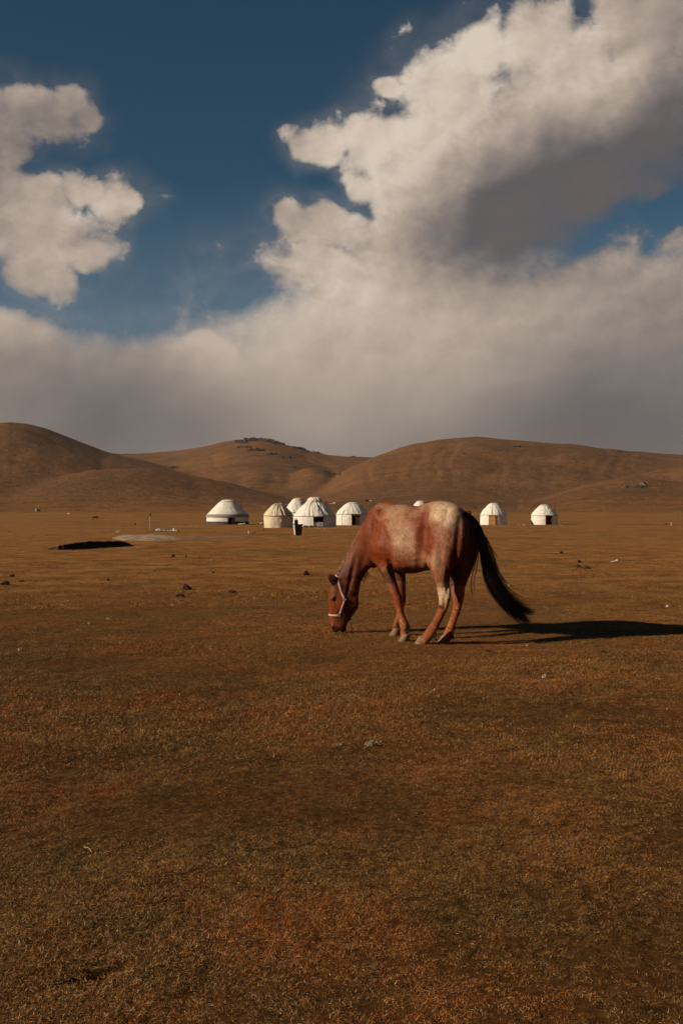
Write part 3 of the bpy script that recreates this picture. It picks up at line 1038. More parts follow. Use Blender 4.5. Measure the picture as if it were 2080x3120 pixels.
def strap(name, pts, wid, mat, n_=10):
    """flat band that follows the head through the given surface points"""
    P_ = []; N_ = []
    for i in range(len(pts) - 1):
        for j in range(n_ if i < len(pts) - 2 else n_ + 1):
            q = pts[i][0].lerp(pts[i + 1][0], j / n_)
            h, n, _, _ = bvh.find_nearest(q)
            P_.append(h + n * .006); N_.append(n)
    vs, fs = [], []
    for i, (p, n) in enumerate(zip(P_, N_)):
        tg = (P_[min(i + 1, len(P_) - 1)] - P_[max(i - 1, 0)]).normalized()
        w_ = tg.cross(n).normalized() * wid / 2
        for o_ in (w_ - n * .003, w_ + n * .002, -w_ + n * .002, -w_ - n * .003):
            vs.append(p + o_ - HL)
    for i in range(len(P_) - 1):
        for k in range(4):
            fs.append((i * 4 + k, i * 4 + (k + 1) % 4, i * 4 + 4 + (k + 1) % 4, i * 4 + 4 + k))
    fs += [(3, 2, 1, 0), tuple(len(vs) - 4 + k for k in range(4))]
    return mesh_obj(name, vs, fs, mat, halter)


def mir(q): return (mirh(q[0]), mirn(q[1]) if q[1] is not None else None)


S = lambda px, py: surf(px, py, .004)
n_front = (PH(1002, 1872, 0), None); n_side = S(1033, 1874); n_chin = (PH(1067, 1889, 0), None)
strap('noseband', [mir(n_side), n_front, n_side], .019, M_strap)
strap('chin_strap', [n_side, n_chin, mir(n_side)], .014, M_cord)
jt = S(1049, 1826)
crown = (PH(1026, 1755, 0) + Vector((0, 0, .01)), None)
for sg in (0, 1):
    f = mir if sg else (lambda q: q)
    strap('cheek_strap', [f(n_side), f(jt)], .016, M_strap)
    strap('crown_strap', [f(jt), f(S(1039, 1806)), f(S(1033, 1786)), crown], .018, M_strap)
    strap('throat_strap', [f(jt), f(S(1066, 1842)), (PH(1088, 1850, 0), None)], .010, M_cord)


def ring(name, cen, nrm_, rad, th, mat, parent, n=18):
    bm = bmesh.new()
    nrm_ = Vector(nrm_).normalized()
    u = nrm_.orthogonal().normalized(); v = nrm_.cross(u)
    pts = [cen + (u * math.cos(a) + v * math.sin(a)) * rad for a in (2 * math.pi * k / n for k in range(n + 1))]
    tube_into(bm, pts, th, 6, False)
    return bm_obj(name, bm, mat, parent, True)


for f in (lambda q: q, mir):
    for q in (n_side, jt):
        p_, n_ = f(q)
        nn = n_
        ring('buckle_ring', p_ + nn * .008 - HL, nn, .014, .003, M_metal, halter)
chin = PH(1071, 1893, 0)
strap('jaw_strap', [n_chin, (PH(1082, 1864, 0), None), (PH(1089, 1848, 0), None)], .012, M_strap)
ring('lead_ring', chin - HL, HN, .020, .0035, M_metal, halter)
bm = bmesh.new()
for k in range(5):
    c_ = chin + Vector((.004 * math.sin(k * 2), 0.002 * k, -.028 - k * .017)) - HL
    uu = Vector((0, 0, 1)); vv = YL if k % 2 else Vector((1, 0, 0))
    tube_into(bm, [c_ + uu * (math.cos(a) * .012) + vv * (math.sin(a) * .006) for a in (2 * math.pi * j / 8 for j in range(9))], .0025, 5, False)
bm_obj('chain', bm, M_metal, halter, True)

# ---- hair
def hair_obj(name, strands, mat, parent, wid, shade=None):
    """strands: lists of points; each becomes a thin three-sided tapering strand"""
    vs, fs, cs = [], [], []
    for si, pts in enumerate(strands):
        w_ = wid[si] if hasattr(wid, '__len__') else wid
        b0 = len(vs); m_ = len(pts)
        c_ = shade[si] if shade is not None else random.random()
        for i, p in enumerate(pts):
            tg = (pts[min(i + 1, m_ - 1)] - pts[max(i - 1, 0)]).normalized()
            u = tg.orthogonal().normalized(); v = tg.cross(u)
            r_ = w_ * (1 - (i / (m_ - 1)) ** 3 * .8)
            for a in (0, 2.09, 4.19):
                vs.append(p + (u * math.cos(a) + v * math.sin(a)) * r_); cs.append(c_)
        for i in range(m_ - 1):
            for k in range(3):
                fs.append((b0 + i * 3 + k, b0 + i * 3 + (k + 1) % 3, b0 + i * 3 + 3 + (k + 1) % 3, b0 + i * 3 + 3 + k))
    o = mesh_obj(name, vs, fs, mat, parent, True)
    at = o.data.color_attributes.new('tone', 'FLOAT_COLOR', 'POINT')
    cs = np.array(cs)
    at.data.foreach_set('color', np.stack([cs, cs, cs, np.ones_like(cs)], 1).astype(np.float32).ravel())
    return o


def hair_mat(name, a_, b_, rough=.45):
    m, t, b = new_mat(name, rough, .35)
    vc = node(t, 'ShaderNodeVertexColor', layer_name='tone')
    E.tree = t
    t.links.new(mixc(t, vc.outputs['Color'], a_, b_), b.inputs['Base Color'])
    return m


M_tail = hair_mat('tail_hair', (.006, .005, .005), (.030, .018, .013))
M_mane = hair_mat('mane_hair', (.20, .075, .03), (.46, .27, .16), .6)


def spline(pts, n):
    T = lerp_tab([tuple(p) for p in pts], 8)
    T = [Vector(q) for q in T]
    out = []
    for i in range(n):
        f_ = i / (n - 1) * (len(T) - 1); k = min(int(f_), len(T) - 2)
        out.append(T[k].lerp(T[k + 1], f_ - k))
    return out


# tail: centre line and thickness; depth runs a little away from the lens as the wind takes it
TC = [(1427, 1572, 10.10, .028), (1447, 1592, 10.06, .036), (1462, 1630, 10.04, .050), (1474, 1680, 10.05, .064), (1487, 1730, 10.08, .082),
      (1503, 1775, 10.12, .100), (1532, 1818, 10.16, .088), (1566, 1851, 10.20, .062), (1594, 1870, 10.24, .036), (1622, 1884, 10.27, .012)]
cen = spline([(*W(x, y, Y), r_) if False else W(x, y, Y) for x, y, Y, r_ in TC], 40)
rad = .70 * np.interp(np.linspace(0, 1, 40), np.linspace(0, 1, len(TC)), [q[3] for q in TC])
strands, shade = [], []
camdir = (cam_l - cen[20]).normalized()
for k in range(1150):
    a = random.uniform(0, 2 * math.pi); q = math.sqrt(random.random())
    fork = 1 if random.random() < .38 else -1
    end = 1 - abs(random.gauss(0, .11)) if random.random() < .8 else random.uniform(.45, .85)
    st = 0.0 if random.random() < .75 else random.uniform(0, .3)
    fly = random.gauss(0, 1) * (.022 if random.random() < .78 else .085)
    ph = random.uniform(0, 6)
    pts = []
    M_ = 16
    for i in range(M_):
        f_ = st + (end - st) * i / (M_ - 1)
        x_ = f_ * 39; j = min(int(x_), 38)
        c_ = cen[j].lerp(cen[j + 1], x_ - j); r_ = rad[j]
        tg = (cen[j + 1] - cen[j]).normalized()
        u = tg.cross(camdir).normalized(); v = tg.cross(u)
        # u: across the tail in the picture; forks drift apart towards the tip
        sp = max(f_ - .66, 0) * .17 * fork
        rip = .006 * math.sin(f_ * 11 + ph)
        p = c_ + u * (math.cos(a) * q * r_ + sp * -1 + fly * f_ ** 2 + rip) + v * (math.sin(a) * q * r_ * .55 + rip)
        pts.append(p)
    strands.append(pts); shade.append(min(1, max(0, random.gauss(.25, .25))) if st > 0 or random.random() < .8 else 2.6)
for k in range(70):     # brown hair over the dock
    pass
widths = [random.uniform(.0013, .0028) for _ in strands]
# loose wisps
for base, path in (((1452, 1690), [(1451, 1700), (1440, 1740), (1434, 1775), (1436, 1810), (1434, 1838)]),
                   ((1456, 1690), [(1458, 1690), (1450, 1740), (1444, 1775), (1447, 1800)]),
                   ((1500, 1680), [(1492, 1672), (1505, 1700), (1516, 1735), (1530, 1765), (1548, 1778), (1575, 1786)]),
                   ((1500, 1680), [(1484, 1650), (1497, 1690), (1512, 1735), (1524, 1752), (1552, 1762)]),
                   ((1500, 1680), [(1480, 1640), (1490, 1662), (1508, 1690), (1520, 1710)]),
                   ((1500, 1680), [(1478, 1630), (1494, 1665), (1505, 1700), (1519, 1745), (1540, 1770)])):
    for k in range(9):
        jx, jy = random.gauss(0, 1.6), random.gauss(0, 1.6)
        e_ = random.uniform(.75, 1)
        sp_ = spline([W(x + jx * (i * .5 + .3), y + jy, 10.05) for i, (x, y) in enumerate(path)], 14)
        strands.append(sp_[:max(4, int(14 * e_))]); shade.append(.2); widths.append(.0016)
hair_obj('tail', strands, M_tail, horse, widths, shade)

# mane: short, brushed over the far side with tufts standing off the crest
ms, mw = [], []
crest = spline([W(x, y, D_) for x, y, D_ in ((1160, 1536, 10.93), (1140, 1556, 10.98), (1115, 1588, 11.04), (1092, 1625, 11.09), (1072, 1664, 11.12), (1055, 1698, 11.14), (1041, 1726, 11.15), (1029, 1750, 11.16))], 60)
for k in range(900):
    f_ = random.random(); x_ = f_ * 59; j = min(int(x_), 58)
    p0 = crest[j].lerp(crest[j + 1], x_ - j) + Vector((0, random.gauss(0, .012), 0))
    h, n, _, _ = bvh.find_nearest(p0)
    tg = (crest[j + 1] - crest[j]).normalized()
    up = tg.cross(YL).normalized()
    if up.x < 0: up = -up
    ln = random.uniform(.03, .075) * (1.25 if f_ > .8 else 1) * (0.35 + .65 * min(1, f_ * 4))
    side = random.gauss(-.55, .35)
    dirv = (up * .55 + YL * side + tg * random.uniform(.2, .9)).normalized()
    pts = [h - n * .004 + dirv * (ln * i / 5) + Vector((0, -.3, -1.0)) * (ln * .5 * (i / 5) ** 2) for i in range(6)]
    ms.append(pts); mw.append(random.uniform(.0012, .0024))
for k in range(160):    # forelock
    p0 = PH(1020 + random.gauss(0, 3), 1758 + random.gauss(0, 4), random.gauss(0, .02))
    h, n, _, _ = bvh.find_nearest(p0)
    dirv = (n * .5 + Vector((.3, random.gauss(0, .3), -.8))).normalized()
    ln = random.uniform(.03, .08)
    ms.append([h - n * .003 + dirv * (ln * i / 4) for i in range(5)]); mw.append(.0015)
hair_obj('mane', ms, M_mane, horse, mw)
# long hairs under the throat and behind the fetlocks
ms, mw = [], []
for k in range(70):
    q = random.random()
    p0 = W(1104 + 14 * (1 - q), 1768 - 30 * (1 - q), 11.1)
    h, n, _, _ = bvh.find_nearest(p0)
    dirv = (n * .7 + Vector((-.9, 0, -.9))).normalized(); ln = random.uniform(.02, .075)
    ms.append([h + dirv * (ln * i / 4) + Vector((0, 0, -.25)) * ln * (i / 4) ** 2 for i in range(5)]); mw.append(.0012)
hair_obj('throat_hair', ms, M_tail, horse, mw)
for (px, py, lat) in ((1243, 1910, .115), (1216, 1896, -.18), (1322, 1938, .14), (1378, 1938, -.08)):
    ms, mw = [], []
    for k in range(60):
        h, n, _, _ = bvh.find_nearest(P(px, py, lat) + Vector((random.gauss(0, .01), random.gauss(0, .02), random.gauss(0, .015))))
        dirv = (Vector((-.5, random.gauss(0, .3), -1))).normalized(); ln = random.uniform(.02, .05)
        ms.append([h + dirv * (ln * i / 3) for i in range(4)]); mw.append(.0016)
    hair_obj('fetlock_hair', ms, M_tail, horse, mw)

# ------------------------------------------------------------------ yurts
def felt_mat(name, col, var=.12):
    m, t, b = new_mat(name, .9, .08)
    E.tree = t
    tc = node(t, 'ShaderNodeTexCoord')
    f1 = fbm_node(t, tc.outputs['Object'], 1.1, 6, .65).step(.35, .65)
    f2 = fbm_node(t, tc.outputs['Object'], 6.0, 5, .7).step(.45, .72)
    c = mixc(t, f1, tuple(v * (1 - var) for v in col), col)
    c = mixc(t, f2 * .35, c, tuple(v * .72 for v in col))
    t.links.new(c, b.inputs['Base Color'])
    bn = node(t, 'ShaderNodeBump'); bn.inputs['Strength'].default_value = .55; bn.inputs['Distance'].default_value = .09
    h = fbm_node(t, tc.outputs['Object'], 2.6, 6, .6, .8)
    t.links.new(h.s, bn.inputs['Height']); t.links.new(bn.outputs[0], b.inputs['Normal'])
    return m


M_white = felt_mat('white_canvas', (.74, .665, .55))
M_tan = felt_mat('tan_felt', (.64, .52, .34), .2)
M_grey = simple_mat('dark_wall_mat', (.075, .062, .052), .85, .1, .35, 1.5, .3, 8)
M_rope = simple_mat('woven_rope', (.17, .135, .10), .9, .1, .2, 6)
M_wood = simple_mat('ochre_wood', (.42, .20, .05), .7, .2, .2, 5, .2, 20)
M_redw = simple_mat('red_brown_wood', (.16, .050, .025), .7, .2, .25, 5, .2, 20)
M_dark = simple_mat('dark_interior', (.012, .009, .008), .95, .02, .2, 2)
M_iron = simple_mat('rusty_iron', (.060, .035, .026), .8, .2, .4, 6, .3, 30)
M_stone_w = simple_mat('pale_stone', (.52, .46, .38), .9, .1, .2, 8, .3, 20)

M_orn, t, b = new_mat('ornament_felt', .9, .05)
E.tree = t
tc = node(t, 'ShaderNodeTexCoord'); sp = node(t, 'ShaderNodeSeparateXYZ'); t.links.new(tc.outputs['Object'], sp.inputs[0])
ang = E.m('ARCTAN2', E(sp.outputs[1]), E(sp.outputs[0])); zz = E(sp.outputs[2])
# object origin sits at the lower edge of the band; two interlaced scrolls between two border lines
H_ORN = 0.68
w1 = E.m('ABSOLUTE', zz - (E.m('SINE', ang * 26.0) * .17 + H_ORN * .52))
w2 = E.m('ABSOLUTE', zz - (E.m('SINE', ang * 26.0 + 3.14) * .17 + H_ORN * .52))
dots = E.m('ABSOLUTE', E.m('SINE', ang * 26.0 + .78)) * -1 + 1.0
line = w1.step(.075, .09, 1, 0).max(w2.step(.075, .09, 1, 0))
bord = E.m('ABSOLUTE', zz - .035).step(.02, .03, 1, 0)
t.links.new(mixc(t, line.max(bord), (.58, .52, .43), (.030, .026, .030)), b.inputs['Base Color'])


def wall_prof(a, r, h, seed, wr):
    return r


def lathe_obj(name, prof, mat, parent, n=96, seed=0, wr=.02, folds=0.0, gap=None, caps=True):
    """prof: (radius, z). Radial wrinkles of size wr; folds: gathered canvas folds. gap: (a0, a1, z0, z1) opening."""
    vs, fs = [], []
    for i, (r, z) in enumerate(prof):
        for k in range(n):
            a = 2 * math.pi * k / n
            d_ = wr * (noise.fractal(Vector((math.cos(a) * 3.1, math.sin(a) * 3.1, z * 2.2 + seed * 9)), .9, 2, 4))
            if folds:
                q1 = abs(noise.noise(Vector((math.cos(a) * 4.5 + .5 * z, math.sin(a) * 4.5, seed * 3.1 + .15 * z))))
                q2 = abs(noise.noise(Vector((math.cos(a) * 9 - .4 * z, math.sin(a) * 9, seed * 1.7 + .3 * z))))
                d_ -= folds * (max(0, 1 - q1 * 5) * 1.1 + max(0, 1 - q2 * 4) * .6)
            rr_ = max(r + d_ * (1 if r > .3 else r / .3), .002)
            zz_ = z + (.35 * d_ if 0 < i < len(prof) - 1 or i == len(prof) - 1 and r < .5 else 0)
            vs.append((math.cos(a) * rr_, math.sin(a) * rr_, zz_))
    for i in range(len(prof) - 1):
        for k in range(n):
            if gap:
                am = 2 * math.pi * (k + .5) / n
                zm = (prof[i][1] + prof[i + 1][1]) / 2
                if abs((am - gap[0] + math.pi) % (2 * math.pi) - math.pi) < gap[1] and gap[2] < zm < gap[3]:
                    continue
            fs.append((i * n + k, i * n + (k + 1) % n, (i + 1) * n + (k + 1) % n, (i + 1) * n + k))
    if prof[-1][0] < .5: fs.append(tuple((len(prof) - 1) * n + k for k in range(n)))
    return mesh_obj(name, vs, fs, mat, parent, True)


def yurt(label, x0, x1, ytop, yeave, ybase, shape, mat, seed, door=None, chim=None, folds=.05, group=None, Yf=None, base_px=None, band=None, skirt=None, flap=False):
    """x0..x1, ytop, yeave, ybase: photo outline. Stands where its base line meets the meadow."""
    cx = (x0 + x1) / 2
    g_ = G(cx, ybase)
    if Yf: g_ = Vector(((cx - 1040) / FOC * Yf, Yf, gz((cx - 1040) / FOC * Yf, Yf)))
    r = (x1 - x0) / 2 / FOC * g_.y
    org = Vector((g_.x, g_.y + r, 0)); org.z = gz(g_.x, g_.y + r * .3) - .02
    org.x = (cx - 1040) / FOC * org.y
    r = (x1 - x0) / 2 / FOC * org.y
    sc = org.y / FOC
    zb = CAM_H + (1560 - ybase) * (g_.y / FOC) - org.z
    H = CAM_H + (1560 - ytop) * sc - org.z
    He = CAM_H + (1560 - yeave) * (org.y - r * .6) / FOC - org.z
    t = empty('yurt', org, 0)
    tag(t, label, 'yurt', group)
    # wall, leaning in a touch at the foot
    gap = None
    dz1 = None
    if door:
        da, dw, dh = door['a'], door['w'], door['h']
        gap = (da % (2 * math.pi), dw / r, -1, dh)
        dz1 = dh
    wp = [(r * .985, -.25)] + [(r * (.985 + .015 * math.sin(q / 14 * math.pi)), q / 14 * He) for q in range(0, 15)]
    lathe_obj('wall', wp, mat, t, 120, seed, .045, 0, gap)
    # roof
    rp = [(r * 1.0 * a, He + (H - He) * z) for a, z in shape]
    rp = [(r * 1.012, He - .10)] + rp
    T = lerp_tab(rp, 4)
    lathe_obj('roof', [tuple(q) for q in T], mat, t, 144, seed + 3, .05, folds)
    # crown cover with gathered folds
    ci = [(a * 1.04 + .012, z) for a, z in shape if a < .42]
    cp = [(r * a, He + (H - He) * z + .05) for a, z in ci]
    lathe_obj('crown_cover', [tuple(q) for q in lerp_tab(cp, 4)], mat, t, 96, seed + 5, .03, folds * .8)
    # ropes round the eave and up over the roof
    bm = bmesh.new()
    tube_into(bm, [(math.cos(a) * r * 1.025, math.sin(a) * r * 1.025, He - .06 + .03 * math.sin(a * 5 + seed)) for a in (2 * math.pi * k / 72 for k in range(73))], .022, 5, False)
    bm_obj('rope', bm, M_rope, t)
    for aa in (-1.9, -.85):
        bm = bmesh.new()
        aa += seed * .13 % .3
        tube_into(bm, [(math.cos(aa) * rr_ * 1.02, math.sin(aa) * rr_ * 1.02, zz_ + .035) for rr_, zz_ in T], .011, 4, False)
        bm_obj('rope', bm, M_rope, t)
    if band:
        prof = [(r + .10, 0), (r + .12, .16), (r + .11, .32), (r + .04, .48), (r - .12, H_ORN)]
        o = lathe_obj('patterned_band', prof, M_orn, t, 120, seed, .01)
        o.location.z = He - .34
    if skirt:
        bm_p = [(r + .07, -.2), (r + .08, .2), (r + .075, skirt)]
        lathe_obj('wall_mat', bm_p, M_grey, t, 120, seed + 1, .03, 0, gap)
    if door:
        ca, sa = math.cos(da), math.sin(da)
        nrm_ = Vector((ca, sa, 0)); tan_ = Vector((-sa, ca, 0))
        cen_ = nrm_ * (r * .985)
        rz = math.atan2(ca, -sa) + math.pi / 2 + math.pi / 2
        rz = da + math.pi / 2
        # recess of the doorway
        bm = bmesh.new()
        for sg in (-1, 1):
            box_into(bm, cen_ + tan_ * sg * (dw + .03) + Vector((0, 0, dh / 2)), (.09, .22, dh + .1), rz)
        box_into(bm, cen_ + Vector((0, 0, dh + .05)), (dw * 2 + .3, .24, .10), rz)
        box_into(bm, cen_ + Vector((0, 0, .04)), (dw * 2, .20, .08), rz)
        fr = bm_obj('door_frame', bm, door.get('frame', M_redw), t)
        if door.get('sill'):
            bm = bmesh.new(); box_into(bm, cen_ + nrm_ * .02 + Vector((0, 0, door['sill'] / 2 - .1)), (dw * 2 + .16, .10, door['sill'] + .2), rz, 1, None, .02)
            bm_obj('lower_panel', bm, mat, t)
        if door.get('lintel'):
            bm = bmesh.new()
            box_into(bm, cen_ + nrm_ * .12 + Vector((0, 0, dh + .20)), (dw * 2 + .5, .34, .14), rz, 1, (.15, 0), .03)
            bm_obj('door_canopy', bm, mat, t)
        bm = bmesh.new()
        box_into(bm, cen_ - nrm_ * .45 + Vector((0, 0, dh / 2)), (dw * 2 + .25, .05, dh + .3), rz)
        bm_obj('interior_shade', bm, M_dark, t)  # black sheet that stands for the unlit inside
        for (u0, u1, m_, opn) in door.get('leaves', []):
            bm = bmesh.new()
            w_ = (u1 - u0) * dw * 2
            uc = (u0 + u1 - 1) * dw
            c_ = cen_ + tan_ * (-uc if door.get('flip') else uc) * -1 + nrm_ * .03 + Vector((0, 0, dh / 2))
            lf = empty('door_leaf'); lf.parent = t
            lf.location = c_
            lf.rotation_euler = (0, 0, rz)
            box_into(bm, (0, 0, 0), (w_ - .03, .05, dh - .08), 0, 1, None, .01)
            bm_obj('board', bm, m_, lf)
            for zz_ in (-.33, 0.05, .40):
                bm = bmesh.new(); box_into(bm, (0, -.035, zz_ * dh), (w_ - .05, .025, .09)); bm_obj('rail', bm, door.get('rail', m_), lf)
            bm = bmesh.new(); box_into(bm, (w_ * .36, -.06, 0), (.03, .05, .14)); bm_obj('handle', bm, M_iron, lf)
    if chim:
        px, y0, y1 = chim
        xx = (px - 1040) * sc - org.x
        zt = CAM_H + (1560 - y0) * sc - org.z; z0 = CAM_H + (1560 - y1) * sc - org.z
        bm = bmesh.new(); tube_into(bm, [(xx, -.2 if abs(xx) < r * .8 else 0, z0 - .5), (xx, -.2 if abs(xx) < r * .8 else 0, zt)], .055, 8)
        tube_into(bm, [(xx, -.2 if abs(xx) < r * .8 else 0, zt), (xx, -.2 if abs(xx) < r * .8 else 0, zt + .12)], .08, 8)
        bm_obj('stovepipe', bm, M_iron, t)
    return t


def z4(X, Y): return 600 + X / 4.9, 1490 + Y / 4.9
def z5(X, Y): return 860 + X / 5.227, 1490 + Y / 5.227


SH_A = [(.99, 0), (.94, .12), (.80, .32), (.63, .55), (.47, .77), (.35, .89), (.23, .965), (.10, 1.0), (.01, 1.0)]
SH_B = [(.99, 0), (.91, .18), (.78, .40), (.65, .57), (.54, .71), (.44, .84), (.31, .94), (.16, .99), (.01, 1.0)]
SH_C = [(.99, 0), (.95, .08), (.76, .34), (.58, .56), (.43, .70), (.34, .80), (.27, .91), (.17, .985), (.01, 1.0)]
SH_D = [(.99, 0), (.91, .19), (.78, .41), (.62, .61), (.47, .80), (.34, .92), (.19, .985), (.01, 1.0)]
yurt('wide white yurt with a black scroll ornament band, leftmost of the camp', 630, 757, 1523, 1571, 1598.5, SH_A, M_white, 1,
     door=dict(a=-1.28, w=.62, h=1.55, leaves=[(.55, 1.0, M_redw, 0)], frame=M_iron, flip=True), chim=(734, 1530, 1553), folds=.02, band=True, skirt=.62)
yurt('tan felt yurt without a visible door, between the ornamented yurt and the big white one', 803, 893, 1534, 1570, 1608, SH_B, M_tan, 2,
     chim=(863, 1530, 1541), folds=.09)
yurt('white yurt half hidden behind the tan yurt and the big white yurt', 866, 946, 1518, 1560, 1601, SH_B, M_white, 3, folds=.03)
yurt('biggest white yurt of the camp with gathered crown canvas and a low dark opening', 893, 1023.5, 1515.5, 1571, 1605, SH_C, M_white, 4,
     door=dict(a=-1.36, w=.60, h=1.22, frame=M_iron, sill=.62), folds=.12, chim=(993, 1529, 1545))
yurt('white yurt with a half open brown door, just left of the grazing horse', 1024, 1122, 1531, 1565, 1600.5, SH_D, M_white, 5,
     door=dict(a=-1.38, w=.60, h=1.72, leaves=[(.5, 1.0, M_redw, 0)], frame=M_redw, lintel=True, flip=True), folds=.05)
yurt('white yurt hidden behind the horse so that only its cap shows above the back', 1245, 1315, 1526.5, 1562, 1600, SH_D, M_white, 6, folds=.03, chim=(1405, 1524, 1540) if False else None)
yurt('white yurt with a closed ochre wooden door behind the horse tail', 1462, 1544, 1533, 1568, 1599.5, SH_D, M_white, 7,
     door=dict(a=-1.83, w=.55, h=1.72, leaves=[(0, .5, M_wood, 0), (.5, 1, M_wood, 0)], frame=M_redw), folds=.06, chim=(1520, 1527, 1566))
yurt('rightmost white yurt with an open dark doorway and a thin stovepipe', 1617, 1697, 1538, 1570, 1599, SH_D, M_white, 8,
     door=dict(a=-1.43, w=.58, h=1.70, leaves=[(.92, 1.1, M_redw, 0)], frame=M_redw, lintel=True, flip=True), folds=.04, chim=(1688.5, 1529, 1556))


# ------------------------------------------------------------------ things in the camp and on the meadow
def at_px(name, px, py, build, label, cat, group=None, yaw=0.0, hgt=None):
    """build(unit) -> list of (part name, bmesh, material); unit = metres per photo pixel there"""
    g_ = G(px, py)
    un = g_.y / FOC
    parts = build(un)
    if len(parts) == 1:
        o = bm_obj(name, parts[0][1], parts[0][2])
        o.location = g_; o.rotation_euler = (0, 0, yaw)
    else:
        o = empty(name, g_, yaw)
        for n_, bm, m_ in parts:
            bm_obj(n_, bm, m_, o)
    tag(o, label, cat, group)
    return o


def B(fn):
    bm = bmesh.new(); fn(bm); return bm


def post(h_px, w_px=1.6, top=None, lean=(0, 0), mat=None):
    def f(u):
        h_ = h_px * u; w_ = w_px * u / 2
        out = [('post', B(lambda bm: tube_into(bm, [(0, 0, -.2), (lean[0] * h_, lean[1] * h_, h_)], [w_, w_ * .8], 7)), mat or M_iron)]
        if top: out += top(u, Vector((lean[0] * h_, lean[1] * h_, h_)))
        return out
    return f


M_pale = simple_mat('bleached_wood', (.42, .34, .26), .9, .1, .2, 4, .2, 20)
M_wpaint = simple_mat('white_paint', (.70, .66, .60), .7, .2, .1, 4)
M_bluehut = simple_mat('pale_blue_sheet', (.30, .33, .37), .6, .3, .1, 2)
M_black = simple_mat('charcoal', (.020, .015, .013), .9, .1, .3, 6, .3, 20)
M_tindark = simple_mat('dark_tin', (.045, .038, .034), .6, .4, .5, 3, .3, 20, .3)
M_tinlit = simple_mat('sunlit_tin', (.48, .42, .36), .7, .3, .45, 4, .3, 20)  # sunlight painted as a paler tin on the washstand's left side

# washstand / stove made of tin in front of the big yurt
def stove(u):
    def tank(bm): box_into(bm, (0, 0, 17 * u), (24 * u, 20 * u, 33 * u), 0.0, .72, None, .4 * u)
    def side(bm): box_into(bm, (-11.2 * u, 0, 17 * u), (1.8 * u, 18 * u, 31 * u), 0, .80, (0, -.10))
    def drum(bm): tube_into(bm, [(-6 * u, 0, 33 * u), (-6 * u, 0, 48 * u)], [6.5 * u, 5.5 * u], 12)
    def pipe(bm): tube_into(bm, [(-9.5 * u, 0, 48 * u), (-9.5 * u, 0, 53 * u)], 1.1 * u, 6)
    def pipe2(bm): tube_into(bm, [(-4.5 * u, 0, 47 * u), (-4.5 * u, 0, 53 * u)], 1.1 * u, 6)
    def rim(bm): box_into(bm, (1 * u, 0, 34 * u), (27 * u, 21 * u, 1.6 * u))
    return [('tank', B(tank), M_tindark), ('lit_side', B(side), M_tinlit), ('drum', B(drum), M_black), ('pipe', B(pipe), M_iron), ('pipe', B(pipe2), M_iron), ('rim', B(rim), M_iron)]
at_px('tin_washstand', 908, 1632, stove, 'tapered dark tin washstand with a dark drum on top before the big yurt', 'washstand', yaw=.30)


def heap(n, w, h_, mats, seed, flat=.7):
    def f(u):
        r_ = random.Random(seed)
        out = []
        for k in range(n):
            s = h_ * u * r_.uniform(.4, .75)
            bm = rock_bm((s * r_.uniform(1, 1.8), s, s * flat), seed * 7 + k, 2)
            x_ = r_.uniform(-.5, .5) * w * u
            bmesh.ops.translate(bm, verts=bm.verts[:], vec=(x_, r_.uniform(-.5, .5) * h_ * u * 2, s * .25))
            out.append((r_.choice(('lump', 'lump')), bm, mats[k % len(mats)]))
        return out
    return f


at_px('fuel_heap', 937, 1605, heap(9, 34, 6, [M_black, M_iron, M_black], 3), 'low dark heap of dung fuel beside the tin washstand', 'fuel heap')
at_px('rag_bundle', 888, 1604, heap(4, 9, 5, [M_white, M_pale], 5), 'small white bundle on the ground left of the tin washstand', 'bundle')


def chair(u):
    out = [('seat', B(lambda bm: box_into(bm, (0, 0, 6.5 * u), (6.5 * u, 5 * u, 1.0 * u))), M_pale),
           ('backrest', B(lambda bm: box_into(bm, (0, 2.4 * u, 10.5 * u), (5.5 * u, .8 * u, 5.5 * u), 0, 1, None, .2 * u)), M_wpaint)]
    for a in (-1, 1):
        for b_ in (-1, 1):
            out.append(('leg', B(lambda bm: tube_into(bm, [(a * 2.9 * u, b_ * 2.1 * u, 0), (a * 2.8 * u, b_ * 2 * u, 6.5 * u)], .35 * u, 5)), M_pale))
    return out
at_px('chair', 976, 1606, chair, 'small white chair in front of the opening of the big yurt', 'chair', yaw=.3)


def table(u):
    out = [('tabletop', B(lambda bm: box_into(bm, (0, 0, 9 * u), (7 * u, 5 * u, .9 * u))), M_pale)]
    for a in (-1, 1):
        for b_ in (-1, 1):
            out.append(('leg', B(lambda bm: tube_into(bm, [(a * 3 * u, b_ * 2 * u, 0), (a * 3 * u, b_ * 2 * u, 9 * u)], .35 * u, 5)), M_iron))
    return out
at_px('table', 991, 1606, table, 'little thin legged table right of the white chair', 'table')
at_px('stool', 1010, 1605, lambda u: [('seat', B(lambda bm: box_into(bm, (0, 0, 11 * u), (5 * u, 3 * u, .8 * u))), M_iron)] +
      [('leg', B(lambda bm, a=a: tube_into(bm, [(a * 2 * u, 0, 0), (a * 2 * u, 0, 11 * u)], .4 * u, 5)), M_iron) for a in (-1, 1)],
      'dark folding stand against the wall of the big yurt at its right', 'stand')

# solar lamp post right of the brown-doored yurt
def lamp_top(u, p):
    return [('battery_box', B(lambda bm: box_into(bm, p + Vector((5 * u, 0, 0)), (10 * u, 4 * u, 5 * u), 0, 1, None, .3 * u)), M_black),
            ('lamp_head', B(lambda bm: box_into(bm, p + Vector((14.5 * u, 0, -.6 * u)), (9 * u, 3.5 * u, 1.6 * u), 0, 1, (0, .05))), M_wpaint)]


